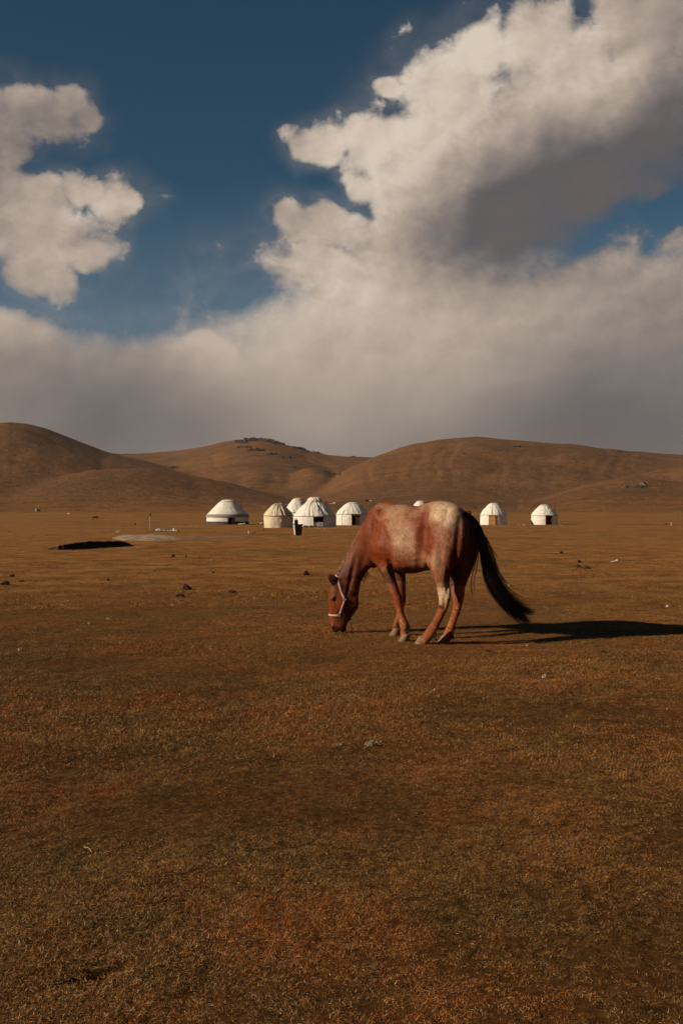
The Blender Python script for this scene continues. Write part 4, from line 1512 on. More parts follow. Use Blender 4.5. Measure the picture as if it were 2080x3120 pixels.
def place_up(name, px, ytop, ybot_hidden, Yd, build, label, cat):
    x = (px - 1040) / FOC * Yd
    z0 = gz(x, Yd); u = Yd / FOC
    h_px = (CAM_H + (1560 - ytop) * u - z0) / u
    o = empty(name, (x, Yd, z0)); tag(o, label, cat)
    for n_, bm, m_ in build(h_px)(u): bm_obj(n_, bm, m_, o)
    return o
place_up('lamp_post', 1111, 1525, 0, 178, lambda h_: post(h_, 2.2, lamp_top, (.03, 0), M_redw), 'solar lamp post leaning behind the brown doored yurt next to the horse', 'lamp post')
place_up('pole', 1406, 1524.5, 0, 178, lambda h_: post(h_, 1.6, lambda u, p: [('cap', B(lambda bm: box_into(bm, p, (2 * u, 2 * u, 1.5 * u))), M_iron)], (0, 0), M_iron), 'thin dark pole standing up behind the croup of the horse', 'pole')
place_up('pole', 1023.5, 1550, 0, 165, lambda h_: post(h_, 1.4, lambda u, p: [('bent_pipe', B(lambda bm: tube_into(bm, [p, p + Vector((6 * u, 0, 10 * u))], 1.0 * u, 6)), M_iron)], (0, 0), M_redw), 'thin pole with a bent pipe end between the big yurt and the brown doored yurt', 'pole')
place_up('pole', 1455, 1570, 0, 172, lambda h_: post(h_, 1.2, lambda u, p: [('knob', B(lambda bm: box_into(bm, p, (2.6 * u, 2 * u, 3 * u))), M_iron)], (0, 0), M_iron), 'short dark stake showing just above the root of the horse tail', 'stake')
at_px('post', 805, 1620, post(36, 1.8, None, (-.06, 0), M_iron), 'thin dark post in front of the left edge of the tan yurt', 'post')
at_px('lamp_post', 456.5, 1612, post(44, 1.7, lambda u, p: [('lamp_head', B(lambda bm: box_into(bm, p + Vector((1.2 * u, 0, 0)), (4.5 * u, 3 * u, 7 * u), 0, 1, None, .3 * u)), M_black)], (.02, 0), M_pale),
      'lone pale post with a small dark lamp on top, left of the stone heap', 'lamp post')
at_px('stake', 757.5, 1626, post(9, 3.0, None, (0, 0), M_wpaint), 'short white stake on the grass below the ornamented yurt', 'stake')
at_px('bucket', 775, 1624, lambda u: [('bucket', B(lambda bm: tube_into(bm, [(0, 0, 0), (0, 0, 4.5 * u)], [2.2 * u, 2.8 * u], 10)), M_black)], 'tiny dark bucket right of the short white stake', 'bucket')
at_px('bundle', 735, 1598, heap(8, 17, 7, [M_pale, M_iron, M_white, M_black], 12), 'pile of pale and dark household goods right of the ornamented yurt door', 'household goods')
at_px('fuel_heap', 767, 1599, heap(7, 20, 4, [M_black, M_iron], 13), 'low dark strip of fuel at the right foot of the ornamented yurt', 'fuel heap')
def cart(u):
    return [('chest', B(lambda bm: box_into(bm, (0, 0, 5 * u), (15 * u, 9 * u, 7 * u), 0, 1, None, .4 * u)), M_tan),
            ('lid', B(lambda bm: box_into(bm, (0, 0, 9 * u), (16 * u, 10 * u, 1.2 * u))), M_iron),
            ('wheel', B(lambda bm: tube_into(bm, [(-6.5 * u, -5 * u, 2.6 * u), (-6.5 * u, -4 * u, 2.6 * u)], 2.6 * u, 12)), M_black),
            ('wheel', B(lambda bm: tube_into(bm, [(5.5 * u, -5 * u, 2.6 * u), (5.5 * u, -4 * u, 2.6 * u)], 2.6 * u, 12)), M_black)]
at_px('cart', 795, 1598.5, cart, 'small tan box cart between the ornamented yurt and the tan yurt', 'cart')

# rubble heap with a pail beside the lone post
def rubble(u):
    r_ = random.Random(4)
    out = []
    for k in range(17):
        x_ = -38 + k * 4.4 + r_.uniform(-1.5, 1.5)
        s = (9 if k < 4 else 5) * r_.uniform(.5, .8) * u
        bm = rock_bm((s * 1.3, s, s * .8), 40 + k, 2)
        bmesh.ops.translate(bm, verts=bm.verts[:], vec=(x_ * u, r_.uniform(-4, 4) * u, s * .3))
        out.append(('stone', bm, M_stone_w if k % 4 else M_iron))
    out.append(('pail', B(lambda bm: tube_into(bm, [(20 * u, -2 * u, 0), (20 * u, -2 * u, 8 * u)], [3 * u, 3.6 * u], 12)), M_wpaint))
    for k in range(6):
        x_ = r_.uniform(-6, 12)
        out.append(('stick', B(lambda bm: tube_into(bm, [(x_ * u, 0, 2 * u), ((x_ + r_.uniform(-5, 5)) * u, 0, r_.uniform(7, 11) * u)], .5 * u, 5)), M_iron))
    return out
at_px('rubble_heap', 511, 1618, rubble, 'long low heap of pale stones with a white pail, right of lone post', 'stone heap')
at_px('stick', 359, 1623, lambda u: [('stick', B(lambda bm: tube_into(bm, [(-6 * u, 0, .5 * u), (0, 0, 3 * u), (6 * u, 0, 6 * u)], [.6 * u, 1.0 * u, .5 * u], 6)), M_wpaint)], 'white bent branch lying on the grass left of the lone post', 'branch')

# distant hut, dark horse and dots
def hut(u):
    return [('wall', B(lambda bm: box_into(bm, (0, 0, 4 * u), (11 * u, 9 * u, 8 * u))), M_bluehut),
            ('roof', B(lambda bm: box_into(bm, (0, 0, 8.3 * u), (12 * u, 10 * u, .8 * u))), M_wpaint),
            ('door', B(lambda bm: box_into(bm, (3.4 * u, -4.6 * u, 3 * u), (3 * u, .4 * u, 6 * u))), M_black)]
at_px('hut', 116, 1553, hut, 'tiny pale blue hut far off at the foot of the left hill', 'hut', yaw=.5)


def far_horse(px, py, un_h, label, mat, yaw):
    g_ = G(px, py); u = un_h / 100.0 * g_.y / FOC
    bm = bmesh.new()
    def L_(tab):   # (x, z, r) in hundredths of the height
        for (x0_, z0_, r0), (x1_, z1_, r1) in zip(tab, tab[1:]):
            rs_ = []
            for q in range(4):
                f_ = q / 3
                c_ = Vector((x0_ + (x1_ - x0_) * f_, tab_y, z0_ + (z1_ - z0_) * f_)) * u
                tg = Vector((x1_ - x0_, 0, z1_ - z0_)).normalized(); uu = tg.cross(YL).normalized()
                rr_ = (r0 + (r1 - r0) * f_) * u
                rs_.append([c_ + uu * math.cos(a) * rr_ + YL * math.sin(a) * rr_ * .7 for a in (2 * math.pi * k / 10 for k in range(10))])
            ring_loft(bm, rs_)
    tab_y = 0
    L_([(-58, 80, 8), (-48, 78, 20), (-10, 74, 20), (25, 76, 20), (42, 76, 16), (62, 62, 11), (80, 38, 8), (86, 30, 9), (94, 8, 4.5)])
    for (x_, y_, dx_) in ((-46, 9, -4), (-38, -9, 8), (30, 8, 3), (38, -8, -6)):
        tab_y = y_
        L_([(x_, 72, 10), (x_ + (4 if x_ < 0 else 0), 42, 5), (x_ + dx_ * .4 - (4 if x_ < 0 else 0), 22, 3.2), (x_ + dx_, 0, 3.5)])
    tab_y = 0
    L_([(-60, 88, 3), (-68, 66, 5), (-68, 30, 3)])
    bmesh.ops.recalc_face_normals(bm, faces=bm.faces[:])
    t_me = bpy.data.meshes.new('r'); bm.to_mesh(t_me); bm.free()
    t_o = bpy.data.objects.new('r', t_me); COL.objects.link(t_o)
    m_ = t_o.modifiers.new('r', 'REMESH'); m_.mode = 'VOXEL'; m_.voxel_size = 1.6 * u; m_.use_smooth_shade = True
    dg_ = bpy.context.evaluated_depsgraph_get()
    me = bpy.data.meshes.new_from_object(t_o.evaluated_get(dg_), depsgraph=dg_)
    bpy.data.objects.remove(t_o)
    me.name = 'far_horse'
    me.materials.clear(); me.materials.append(mat)
    o = bpy.data.objects.new('horse', me); COL.objects.link(o)
    o.location = g_; o.rotation_euler = (0, 0, yaw)
    tag(o, label, 'horse')
far_horse(292, 1584.5, 12.5, 'small dark horse grazing far out on the plain at the left', M_black, math.pi)
def lying(u):
    out = [('body', rock_bm((3.2 * u, 1.8 * u, 2.2 * u), 61, 2, .15), M_wpaint), ('head', rock_bm((1.3 * u, .9 * u, 1.2 * u), 62, 2, .1), M_wpaint)]
    bmesh.ops.translate(out[0][1], verts=out[0][1].verts[:], vec=(0, 0, 1.6 * u))
    bmesh.ops.translate(out[1][1], verts=out[1][1].verts[:], vec=(-3.2 * u, 0, 3.4 * u))
    return out
at_px('sheep', 210, 1567, lying, 'tiny white sheep far off between the blue hut and the dark horse', 'sheep')
def dog(u):
    out = [('body', rock_bm((2.6 * u, 2.2 * u, 4.0 * u), 63, 2, .2), M_black), ('head', rock_bm((1.8 * u, 1.2 * u, 1.2 * u), 64, 2, .15), M_black)]
    bmesh.ops.translate(out[0][1], verts=out[0][1].verts[:], vec=(0, 0, 3 * u))
    bmesh.ops.translate(out[1][1], verts=out[1][1].verts[:], vec=(1.4 * u, 0, 7.2 * u))
    return out
at_px('dog', 412, 1601, dog, 'small dark dog sitting on the plain left of the lone post', 'dog')
at_px('dog', 2027, 1601, dog, 'small black dog sitting beside a white stake near the right edge', 'dog')
at_px('stake', 2043, 1602, post(11, 1.3, None, (0, 0), M_wpaint), 'thin white stake upright beside the small black dog', 'stake')
def far_tent(u):
    return [('wall', B(lambda bm: box_into(bm, (0, 0, 2 * u), (8 * u, 5 * u, 4 * u), 0, 1, None, .5 * u)), M_wpaint),
            ('trailer', B(lambda bm: box_into(bm, (-9 * u, 0, .8 * u), (9 * u, 3 * u, 1.0 * u))), M_wpaint)]
place = G(1018, 1548)
o = empty('tent', (-(22) / FOC * 560, 560, gz(-22 / FOC * 560, 560) + .6)); tag(o, 'tiny white tent far behind at the foot of the hills', 'tent')
o.location.z = CAM_H + (1560 - 1534) * 560 / FOC
_z = float(plain_z(np.array([o.location.x]), np.array([560.]))[0] + hill_z(np.array([o.location.x]), np.array([560.]))[0])
for _Y in range(500, 900, 4):
    _x = -22 / FOC * _Y
    _z = float(plain_z(np.array([_x]), np.array([float(_Y)]))[0] + hill_z(np.array([_x]), np.array([float(_Y)]))[0])
    if CAM_H + (1560 - 1535) * _Y / FOC < _z: break
o.location = (_x, _Y, _z)
for n_, bm, m_ in far_tent(_Y / FOC): bm_obj(n_, bm, m_, o)

# ------------------------------------------------------------------ cut bank, soil darkened to carry the shade of its face; gravel spread
M_soil = simple_mat('shaded_soil', (.034, .022, .015), .95, .05, .35, 3, .6, 12)
M_gravel = simple_mat('pale_gravel', (.34, .23, .145), .95, .05, .6, 2.2, .8, 14)


def bank():
    # spoil bank: gentle turf back, steep crumbling face towards the right and the lens
    top = [(128, 1662), (150, 1663), (175, 1661), (195, 1656), (225, 1651), (260, 1647), (300, 1645.5), (345, 1645), (372, 1646), (388, 1652), (402, 1659), (412, 1661)]
    bot = [(128, 1664), (148, 1674.5), (175, 1675.5), (195, 1675.5), (225, 1674.5), (260, 1672), (300, 1669.5), (345, 1667), (372, 1665), (388, 1663.5), (402, 1662), (412, 1662)]
    g0 = G(260, 1673)
    vs, fs = [], []
    n = 90
    for i in range(n):
        f_ = i / (n - 1) * (len(top) - 1); k = min(int(f_), len(top) - 2); q = f_ - k
        tx = top[k][0] + (top[k + 1][0] - top[k][0]) * q; ty = top[k][1] + (top[k + 1][1] - top[k][1]) * q
        by = bot[k][1] + (bot[k + 1][1] - bot[k][1]) * q
        b0 = G(tx, by)
        hgt = (by - ty) * b0.y / FOC * 0.86 * min(1, i / 14) * (1 + .12 * noise.noise(Vector((i * .22, 5, 0))))
        w_ = 0.35 * hgt
        jj = .03 * noise.noise(Vector((i * .35, 0, 0)))
        row = [(0, -.1), (.02, 0), (.3, .35), (.55, .7), (.8, .93), (1.3, 1.0), (3.0, .9), (5.5, .55), (8, .2), (11, -.12)]
        for (a, z) in row:
            jz = .05 * hgt * noise.noise(Vector((i * .4, a * 2, 3)))
            vs.append((b0.x - .25 * a * w_ * 1.0 - g0.x + jj, b0.y + a * w_ - g0.y + jj, b0.z + z * hgt + jz - g0.z))
    m = 10
    for i in range(n - 1):
        for j in range(m - 1):
            fs.append((i * m + j, (i + 1) * m + j, (i + 1) * m + j + 1, i * m + j + 1))
    mi = []
    for i in range(n - 1):
        hh_i = max(v[2] for v in vs[i * m:(i + 1) * m]) - min(v[2] for v in vs[i * m + 1:(i + 1) * m - 1])
        for j in range(m - 1): mi.append(0 if j < 4 else 1)
    o = mesh_obj('earth_bank', vs, fs, None, None, True, [M_soil, M_turf], mi)
    o.location = g0
    tag(o, 'crumbling dark earth bank at the left of the meadow, its steep face in shade', kind='structure')
bank()


def scatter_sheet(name, cx, cy, rx, ry, label, mat, seed, lift=.03, n=46):
    """thin irregular spread of gravel lying on the meadow, outline in photo px"""
    c0 = G(cx, cy)
    vs, fs = [tuple(Vector((0, 0, lift + .02)))], []
    for rr_ in range(1, 9):
        for k in range(n):
            a = 2 * math.pi * k / n
            q = rr_ / 8 * (1 + .25 * noise.noise(Vector((math.cos(a) * 2, math.sin(a) * 2, seed))))
            g_ = G(cx + math.cos(a) * rx * q, cy + math.sin(a) * ry * q)
            v = g_ - c0
            vs.append((v.x, v.y, v.z + (lift + .03 * noise.noise(Vector((v.x, v.y, seed)))) * (1 - (rr_ / 8) ** 3) - .01 * (rr_ == 8)))
    for k in range(n):
        fs.append((0, 1 + (k + 1) % n, 1 + k))
    for rr_ in range(7):
        for k in range(n):
            a, b_ = 1 + rr_ * n + k, 1 + rr_ * n + (k + 1) % n
            fs.append((a, b_, b_ + n, a + n))
    o = mesh_obj(name, vs, fs, mat, None, True)
    o.location = c0
    tag(o, label, kind='stuff')
    return o


scatter_sheet('gravel', 448, 1639, 108, 9, 'pale gravel spread behind the shaded earth bank', M_gravel, 2.0, .12)
scatter_sheet('gravel', 640, 1641, 150, 3.6, 'thin strip of gravelly track running right from the gravel spread', simple_mat('track_dust', (.20, .11, .055), .95, .05, .35, 1.5, .5, 8), 3.0, .05)


def pebbles(name, label, spots, mat, seed):
    """joined little stones: spots = (px, py, spread x, spread y, count, size px)"""
    bm = bmesh.new()
    r_ = random.Random(seed)
    c0 = G(spots[0][0], spots[0][1])
    for (px, py, sx_, sy_, n, s_px) in spots:
        for k in range(n):
            g_ = G(px + r_.uniform(-1, 1) * sx_, py + r_.uniform(-1, 1) * sy_)
            u = g_.y / FOC
            s = s_px * u * r_.uniform(.35, 1.0) / 2
            M = Matrix.Translation(g_ - c0 + Vector((0, 0, s * .3))) @ Matrix.Rotation(r_.uniform(0, 6), 4, 'Z') @ Matrix.Diagonal((s * r_.uniform(.8, 1.9), s, s * r_.uniform(.5, .9), 1))
            ret = bmesh.ops.create_icosphere(bm, subdivisions=1, radius=1, matrix=M)
            for v in ret['verts']:
                v.co += Vector((r_.gauss(0, .12), r_.gauss(0, .12), r_.gauss(0, .1))) * s
    o = bm_obj(name, bm, mat)
    o.location = c0
    tag(o, label, kind='stuff')
    return o


pebbles('pebbles', 'row of small white stones along the feet of the two right yurts', [(1580, 1598.5, 42, 1.2, 46, 2.6), (1500, 1601, 38, 1.0, 26, 2.2), (1718, 1600, 18, .8, 14, 2.2)], M_stone_w, 1)
pebbles('pebbles', 'white stones and litter along the foot of the big yurt', [(970, 1609.5, 30, 1.3, 32, 2.4), (1060, 1607, 40, 1.2, 20, 2.2), (1015, 1611, 8, 1, 5, 2)], M_stone_w, 2)
pebbles('pebbles', 'pale rubble at the rim of the dark earth bank and on the gravel', [(330, 1669.5, 80, 3, 150, 1.9), (440, 1642, 70, 6, 220, 2.2), (640, 1638, 110, 4, 130, 2.0), (600, 1602, 20, 2, 20, 2), (560, 1603, 40, 1, 12, 2)], M_stone_w, 3)
pebbles('clods', 'small dark droppings and clods scattered over the middle meadow',
        [(1786, 1730, 45, 18, 46, 3.6), (1500, 1740, 60, 14, 20, 3.2), (420, 1620, 400, 14, 60, 3.4), (1700, 1640, 380, 22, 90, 3.0), (700, 1690, 300, 40, 34, 3.4),
         (200, 1800, 200, 60, 26, 3.6), (1480, 1760, 90, 40, 20, 3.6), (1480, 1985, 30, 8, 12, 5), (1800, 1900, 250, 100, 18, 4), (600, 1810, 80, 12, 24, 4)],
        simple_mat('dry_dung', (.045, .028, .018), .95, .05, .4, 5, .4, 20), 4)
pebbles('straw_bits', 'small pale pebbles and seed heads strewn over the turf',
        [(1800, 1800, 270, 90, 40, 3.0), (400, 1950, 400, 130, 46, 3.2), (1500, 2060, 500, 100, 26, 4.0), (900, 2300, 700, 200, 22, 5), (300, 1750, 300, 60, 30, 2.6), (1250, 1680, 700, 30, 36, 2.0)],
        simple_mat('seed_head', (.40, .31, .20), .9, .1, .3, 9), 5)

# individual stones and dung lumps the photograph shows
M_dung = simple_mat('dung', (.032, .020, .014), .95, .05, .4, 12, .5, 40)
M_boul = simple_mat('weathered_stone', (.27, .20, .14), .9, .1, .3, 12, .4, 40)
M_bone = simple_mat('bleached_bone', (.70, .62, .52), .8, .2, .12, 12, .2, 40)
LUMPS = [
    # name, px, py(base), w px, h px, material, label, cat
    ('stone', 62, 1985, 15, 12, M_boul, 'pale round stone in the grass at the left edge of the meadow', 'stone'),
    ('stone', 1659, 2068, 17, 14, M_boul, 'pale angular stone below the shadow of the horse at the right', 'stone'),
    ('bone', 1872, 1714, 19, 8, M_bone, 'long white bone lying on the right of the meadow', 'bone'),
    ('stone', 1550, 1786, 9, 8, M_boul, 'small pale stone under the far end of the horse tail', 'stone'),
    ('stone', 2034, 1849, 12, 5, M_stone_w, 'flat white stone at the right edge above the horse shadow', 'stone'),
    ('stone', 645, 1707, 12, 5, M_boul, 'low pale capped stone on the meadow below the tan yurt', 'stone'),
    ('stone', 272, 1902, 11, 6, M_boul, 'flat pale stone left of centre in the near meadow', 'stone'),
    ('stone', 330, 1888, 13, 6, M_boul, 'thin flat pale stone just right of another flat stone at the left', 'stone'),
    ('stone', 61, 2881, 12, 13, M_boul, 'pinkish stone near the lower left corner of the meadow', 'stone'),
    ('stone', 836, 2309, 9, 13, simple_mat('red_stone', (.28, .11, .07), .9, .1, .3, 12), 'small reddish upright stone in the near grass left of the flaky dung', 'stone'),
    ('stone', 1606, 1968, 10, 6, M_boul, 'tiny pale stone just under the horse shadow', 'stone'),
    ('stone', 1323, 2103, 7, 5, M_stone_w, 'tiny white stone in the turf below the hind hooves', 'stone'),
    ('stone', 1720, 1684, 0, 0, None, None, None),
    ('dung', 567, 1798, 26, 15, M_dung, 'biggest black dung lump on the meadow left of the horse', 'dung'),
    ('dung', 548, 1820, 26, 8, M_dung, 'flat broken black dung just below the biggest dung lump', 'dung'),
    ('dung', 706, 1807, 22, 9, M_dung, 'dark flat dung right of the biggest dung lump', 'dung'),
    ('dung', 932, 1753, 17, 12, M_dung, 'round dark dung lump left of the neck of the horse', 'dung'),
    ('dung', 14, 1783, 26, 13, M_dung, 'wide black dung lump at the left edge of the picture', 'dung'),
    ('dung', 36, 1757, 14, 7, M_dung, 'small grey topped dung above the wide lump at the left edge', 'dung'),
    ('dung', 66, 1773, 18, 6, M_dung, 'flat dark dung right of the wide lump at the left edge', 'dung'),
    ('dung', 330, 1771, 11, 7, M_dung, 'small single dark dung lump in the left of the meadow', 'dung'),
    ('dung', 527, 1698, 12, 8, M_dung, 'dark dung lump on the meadow under the lone post and stone heap', 'dung'),
    ('dung', 567, 1698, 9, 5, M_dung, 'small dark dung a little right of the lump below the stone heap', 'dung'),
    ('dung', 649, 1746, 8, 5, M_dung, 'tiny dark dung below the low pale capped stone', 'dung'),
    ('dung', 1711, 1687, 10, 8, M_dung, 'round black dung in the meadow under the rightmost yurt', 'dung'),
    ('dung', 1765, 1714, 10, 8, M_dung, 'brown dung lump, upper one of the clods left of the white bone', 'dung'),
    ('dung', 1762, 1729, 12, 9, M_dung, 'brown dung lump, lowest left of the clods left of the white bone', 'dung'),
    ('dung', 1790, 1733, 18, 8, M_dung, 'wide black clod nearest the white bone', 'dung'),
    ('dung', 1487, 1987, 14, 6, M_dung, 'flat dark dung right behind the hind hooves', 'dung'),
    ('dung', 1838, 1990, 16, 7, M_dung, 'flat reddish brown dung under the horse shadow at the right', 'dung'),
    ('dung', 1132, 2276, 44, 17, simple_mat('grey_flaky_dung', (.21, .155, .105), .95, .05, .7, 30, .8, 60), 'flaky grey dung pat in the near grass below the horse', 'dung'),
    ('dung', 1034, 2273, 26, 8, simple_mat('tan_flaky_dung', (.16, .115, .075), .95, .05, .5, 30, .8, 60), 'thin tan flaky dung left of the grey dung pat', 'dung'),
]
for i, (nm, px, py, w_, h_, m_, lb, ct) in enumerate(LUMPS):
    if not m_: continue
    g_ = G(px, py); u = g_.y / FOC
    g_.y += w_ * u * .4; g_.z = gz(g_.x, g_.y)
    if nm == 'bone':
        bm = bmesh.new(); tube_into(bm, [(-w_ / 2 * u, 0, .2 * h_ * u), (-w_ * .3 * u, 0, .3 * h_ * u), (w_ * .3 * u, .3 * h_ * u, .6 * h_ * u), (w_ / 2 * u, .3 * h_ * u, .8 * h_ * u)], [.28 * h_ * u, .22 * h_ * u, .26 * h_ * u, .42 * h_ * u], 10)
    else:
        bm = rock_bm((w_ / 2 * u, w_ * .4 * u, h_ * u * .85), 100 + i, 3, .5 if nm == 'dung' else .3, 1.6)
        for v in bm.verts: v.co.z += .12 * h_ * u
    o = bm_obj(nm, bm, m_, None, False)
    o.location = g_
    tag(o, lb, ct)

# long dry straws
M_straw = simple_mat('straw', (.50, .37, .20), .7, .2, .2, 20)
STRAWS = [((1528, 2078), (1535, 2064), 'short pale straw leaning upright below the pale angular stone'), ((1696, 2118), (1730, 2090), 'long bent pale straw right of the short leaning straw'),
          ((2074, 1872), (2074, 1855), 'thin upright straw at the right edge above the shadow'), ((1920, 1828), (1926, 1815), 'small straw under the white bone'),
          ((255, 2590), (280, 2606), 'pale curved straw in the lower left grass'), ((318, 2608), (372, 2600), 'long flat straw beside the curved straw'),
          ((115, 2644), (90, 2646), 'short straw at the far lower left'), ((650, 2580), (662, 2596), 'bright short straw in the lower left centre')]
for i, (a_, b_, lb) in enumerate(STRAWS):
    A_, B_ = G(*a_), G(*b_)
    if abs(a_[0] - b_[0]) < 14: B_ = Vector((A_.x + (b_[0] - a_[0]) * A_.y / FOC, A_.y, A_.z + (a_[1] - b_[1]) * A_.y / FOC))
    M_ = (A_ + B_) / 2 + Vector((.004, 0, .006))
    bm = bmesh.new(); tube_into(bm, [p - A_ + Vector((0, 0, .012)) for p in spline([A_, M_, B_], 8)], .0009, 5)
    o = bm_obj('straw', bm, M_straw); o.location = A_
    tag(o, lb, 'straw')


# ------------------------------------------------------------------ rocks on the hills
def hill_pt(px, py, dpy=0.0):
    """where a line of sight meets the hills; on the sky line search for the crest"""
    for k in range(12):
        dv = ray(px, py + k * 1.5)
        Y = np.linspace(485, 2900, 4800)
        z = plain_z(dv.x * Y, Y) + hill_z(dv.x * Y, Y)
        hit = np.nonzero(CAM_H + dv.z * Y < z)[0]
        if len(hit):
            i = hit[0]
            return Vector((dv.x * Y[i], Y[i], z[i]))
    return None


M_rock = simple_mat('grey_rock', (.050, .032, .020), .9, .1, .35, .15, .6, 1.0)
M_rock2 = simple_mat('brown_rock', (.125, .078, .048), .9, .1, .35, .15, .6, 1.0)
OUT = [
    (735, 1347, 26, 9, 10, 'jagged dark outcrop low on the left side of the rocky hilltop', M_rock), (765, 1341, 26, 10, 10, 'dark outcrop just left of the rocky summit', M_rock),
    (790, 1336, 26, 8, 9, 'broken grey crags on the rocky middle summit', M_rock), (828, 1344, 22, 9, 9, 'craggy outcrop right of the rocky summit', M_rock),
    (850, 1351, 26, 8, 8, 'small crags on the ridge between the summit and the right outcrop', M_rock), (920, 1365, 26, 8, 9, 'isolated dark crag on the ridge far right of the summit', M_rock),
    (900, 1364, 14, 6, 5, 'small rock tooth just left of the isolated ridge crag', M_rock), (965, 1377, 30, 5, 7, 'low rocks on the falling ridge right of the crags', M_rock), (1070, 1389, 26, 4, 6, 'tiny rocks on the saddle before the right hill', M_rock),
    (780, 1373, 38, 8, 12, 'long dark rock band below the rocky summit', M_rock), (820, 1382, 26, 8, 8, 'brown knob of rock under the summit, right of the rock band', M_rock2), (745, 1362, 30, 6, 8, 'thin rock strip on the left slope of the summit', M_rock),
    (870, 1394, 22, 5, 6, 'dark streak of rocks on the slope under the right crags', M_rock), (895, 1424, 14, 6, 5, 'small dark rock on the slope below the crags', M_rock), (1030, 1446, 34, 5, 8, 'dark rocks on the right slope of the lower knob', M_rock),
    (385, 1384, 50, 3, 9, 'row of tiny rocks on the saddle right of the left hill', M_rock), (530, 1424, 22, 5, 6, 'dark rocks on the lower ridge of the left hill', M_rock), (300, 1432, 12, 4, 4, 'tiny dark rocks on the slope of the left hill', M_rock),
    (1571, 1362, 20, 6, 7, 'dark rocks below the sky line of the right hill', M_rock), (1455, 1332, 40, 2.5, 8, 'tiny stones along the top of the right hill', M_rock), (1540, 1342, 30, 3, 6, 'low stones where the right hill starts to fall', M_rock), (1895, 1376, 30, 4, 6, 'dark stones on the far right sky line', M_rock),
    (1945, 1481, 44, 13, 18, 'pile of brown boulders on the low spur at the right', M_rock2), (1900, 1484, 22, 8, 8, 'smaller boulders left of the brown boulder pile', M_rock2), (1850, 1486, 14, 4, 5, 'scattered small stones at the left end of the boulder spur', M_rock2), (2020, 1476, 30, 4, 8, 'scattered small stones right of the brown boulder pile', M_rock2),
    (1835, 1461, 10, 4, 3, 'single small stone on the slope above the boulder spur', M_rock), (860, 1514, 20, 4, 5, 'small dark rocks at the end of the long left spur', M_rock), (1970, 1539, 16, 3, 4, 'tiny dark stones at the foot of the boulder spur', M_rock), (1410, 1382, 12, 4, 4, 'tiny stones high on the right hill face', M_rock),
]
for i, (px, py, w_, h_, n, lb, m_) in enumerate(OUT):
    c0 = hill_pt(px, py)
    if c0 is None: continue
    if py < 1400 and 700 < px < 1000: w_ *= 1.35; n = int(n * 2)
    o = empty('rock_outcrop', c0); tag(o, lb, 'rocks')
    r_ = random.Random(200 + i)
    u = c0.y / FOC
    for k in range(n):
        q = hill_pt(px + r_.uniform(-.5, .5) * w_, py + r_.uniform(-.2, .3) * h_)
        if q is None or abs(q.y - c0.y) > 160: q = c0 + Vector((r_.uniform(-.5, .5) * w_ * u, 0, 0))
        s = h_ * u * r_.uniform(.35, 1.0)
        bm = rock_bm((s * r_.uniform(.7, 1.5), s, s * r_.uniform(.6, 1.0)), 300 + i * 11 + k, 2, .55, 1.3, False)
        bmesh.ops.translate(bm, verts=bm.verts[:], vec=q - c0 + Vector((0, 0, s * .05)))
        bm_obj('rock', bm, m_, o)

# ------------------------------------------------------------------ grass: short matted blades
def blade_material():
    m, t, b = new_mat('grass_blades', .75, .12)
    E.tree = t
    g_ = node(t, 'ShaderNodeNewGeometry')
    base = ground_tint(t, g_.outputs['Position'])
    vc = node(t, 'ShaderNodeVertexColor', layer_name='tone')
    sc_ = node(t, 'ShaderNodeSeparateColor'); t.links.new(vc.outputs['Color'], sc_.inputs[0])
    r1, r2, r3 = E(sc_.outputs[0]), E(sc_.outputs[1]), E(sc_.outputs[2])
    oi = node(t, 'ShaderNodeObjectInfo')
    c = mixc(t, 1.0, base, (2.6, 2.15, 1.5), 'MULTIPLY')
    c = mixc(t, r1.step(.82, .88), c, (.64, .40, .17))          # straw
    c = mixc(t, r1.step(.42, .32), c, (.028, .016, .009))       # dead dark
    c = mixc(t, r2.step(.72, .80) * .7, c, (.26, .085, .022))   # rusty
    c = mixc(t, r2.step(.22, .14) * .6, c, (.11, .10, .030))    # olive
    t.links.new(c, b.inputs['Base Color'])
    return m


M_blade = blade_material()


def tuft(seed, n, h0, h1, spread, wid, segs=2):
    r_ = random.Random(seed)
    vs, fs, cs = [], [], []
    for k in range(n):
        a = r_.uniform(0, 6.283); q = math.sqrt(r_.random()) * spread
        p = Vector((math.cos(a) * q, math.sin(a) * q, -.004))
        a2 = r_.uniform(-3.14, 3.14)
        lean = r_.uniform(.25, 1.5)
        ln = r_.uniform(h0, h1)
        d0 = Vector((math.cos(a2) * math.sin(lean), math.sin(a2) * math.sin(lean), math.cos(lean)))
        side = Vector((-math.sin(a2 + r_.gauss(0, .5)), math.cos(a2), r_.gauss(0, .3))).normalized()
        w_ = wid * r_.uniform(.6, 1.3)
        col = (r_.random(), r_.random(), r_.random(), 1)
        b0 = len(vs)
        for i in range(segs + 1):
            f_ = i / segs
            c_ = p + d0 * (ln * f_) + Vector((math.cos(a2), math.sin(a2), -.6)) * (ln * .12 * f_ * f_)
            c_.z = max(c_.z, .001)
            ww = w_ * (1 - .75 * f_)
            vs += [c_ - side * ww, c_ + side * ww]; cs += [col, col]
        for i in range(segs):
            fs.append((b0 + 2 * i, b0 + 2 * i + 1, b0 + 2 * i + 3, b0 + 2 * i + 2))
    me = bpy.data.meshes.new('tuft')
    me.from_pydata([tuple(v) for v in vs], [], fs)
    me.materials.append(M_blade)
    at = me.color_attributes.new('tone', 'FLOAT_COLOR', 'POINT')
    at.data.foreach_set('color', np.array(cs, np.float32).ravel())
    o = bpy.data.objects.new('tuft', me)
    return o


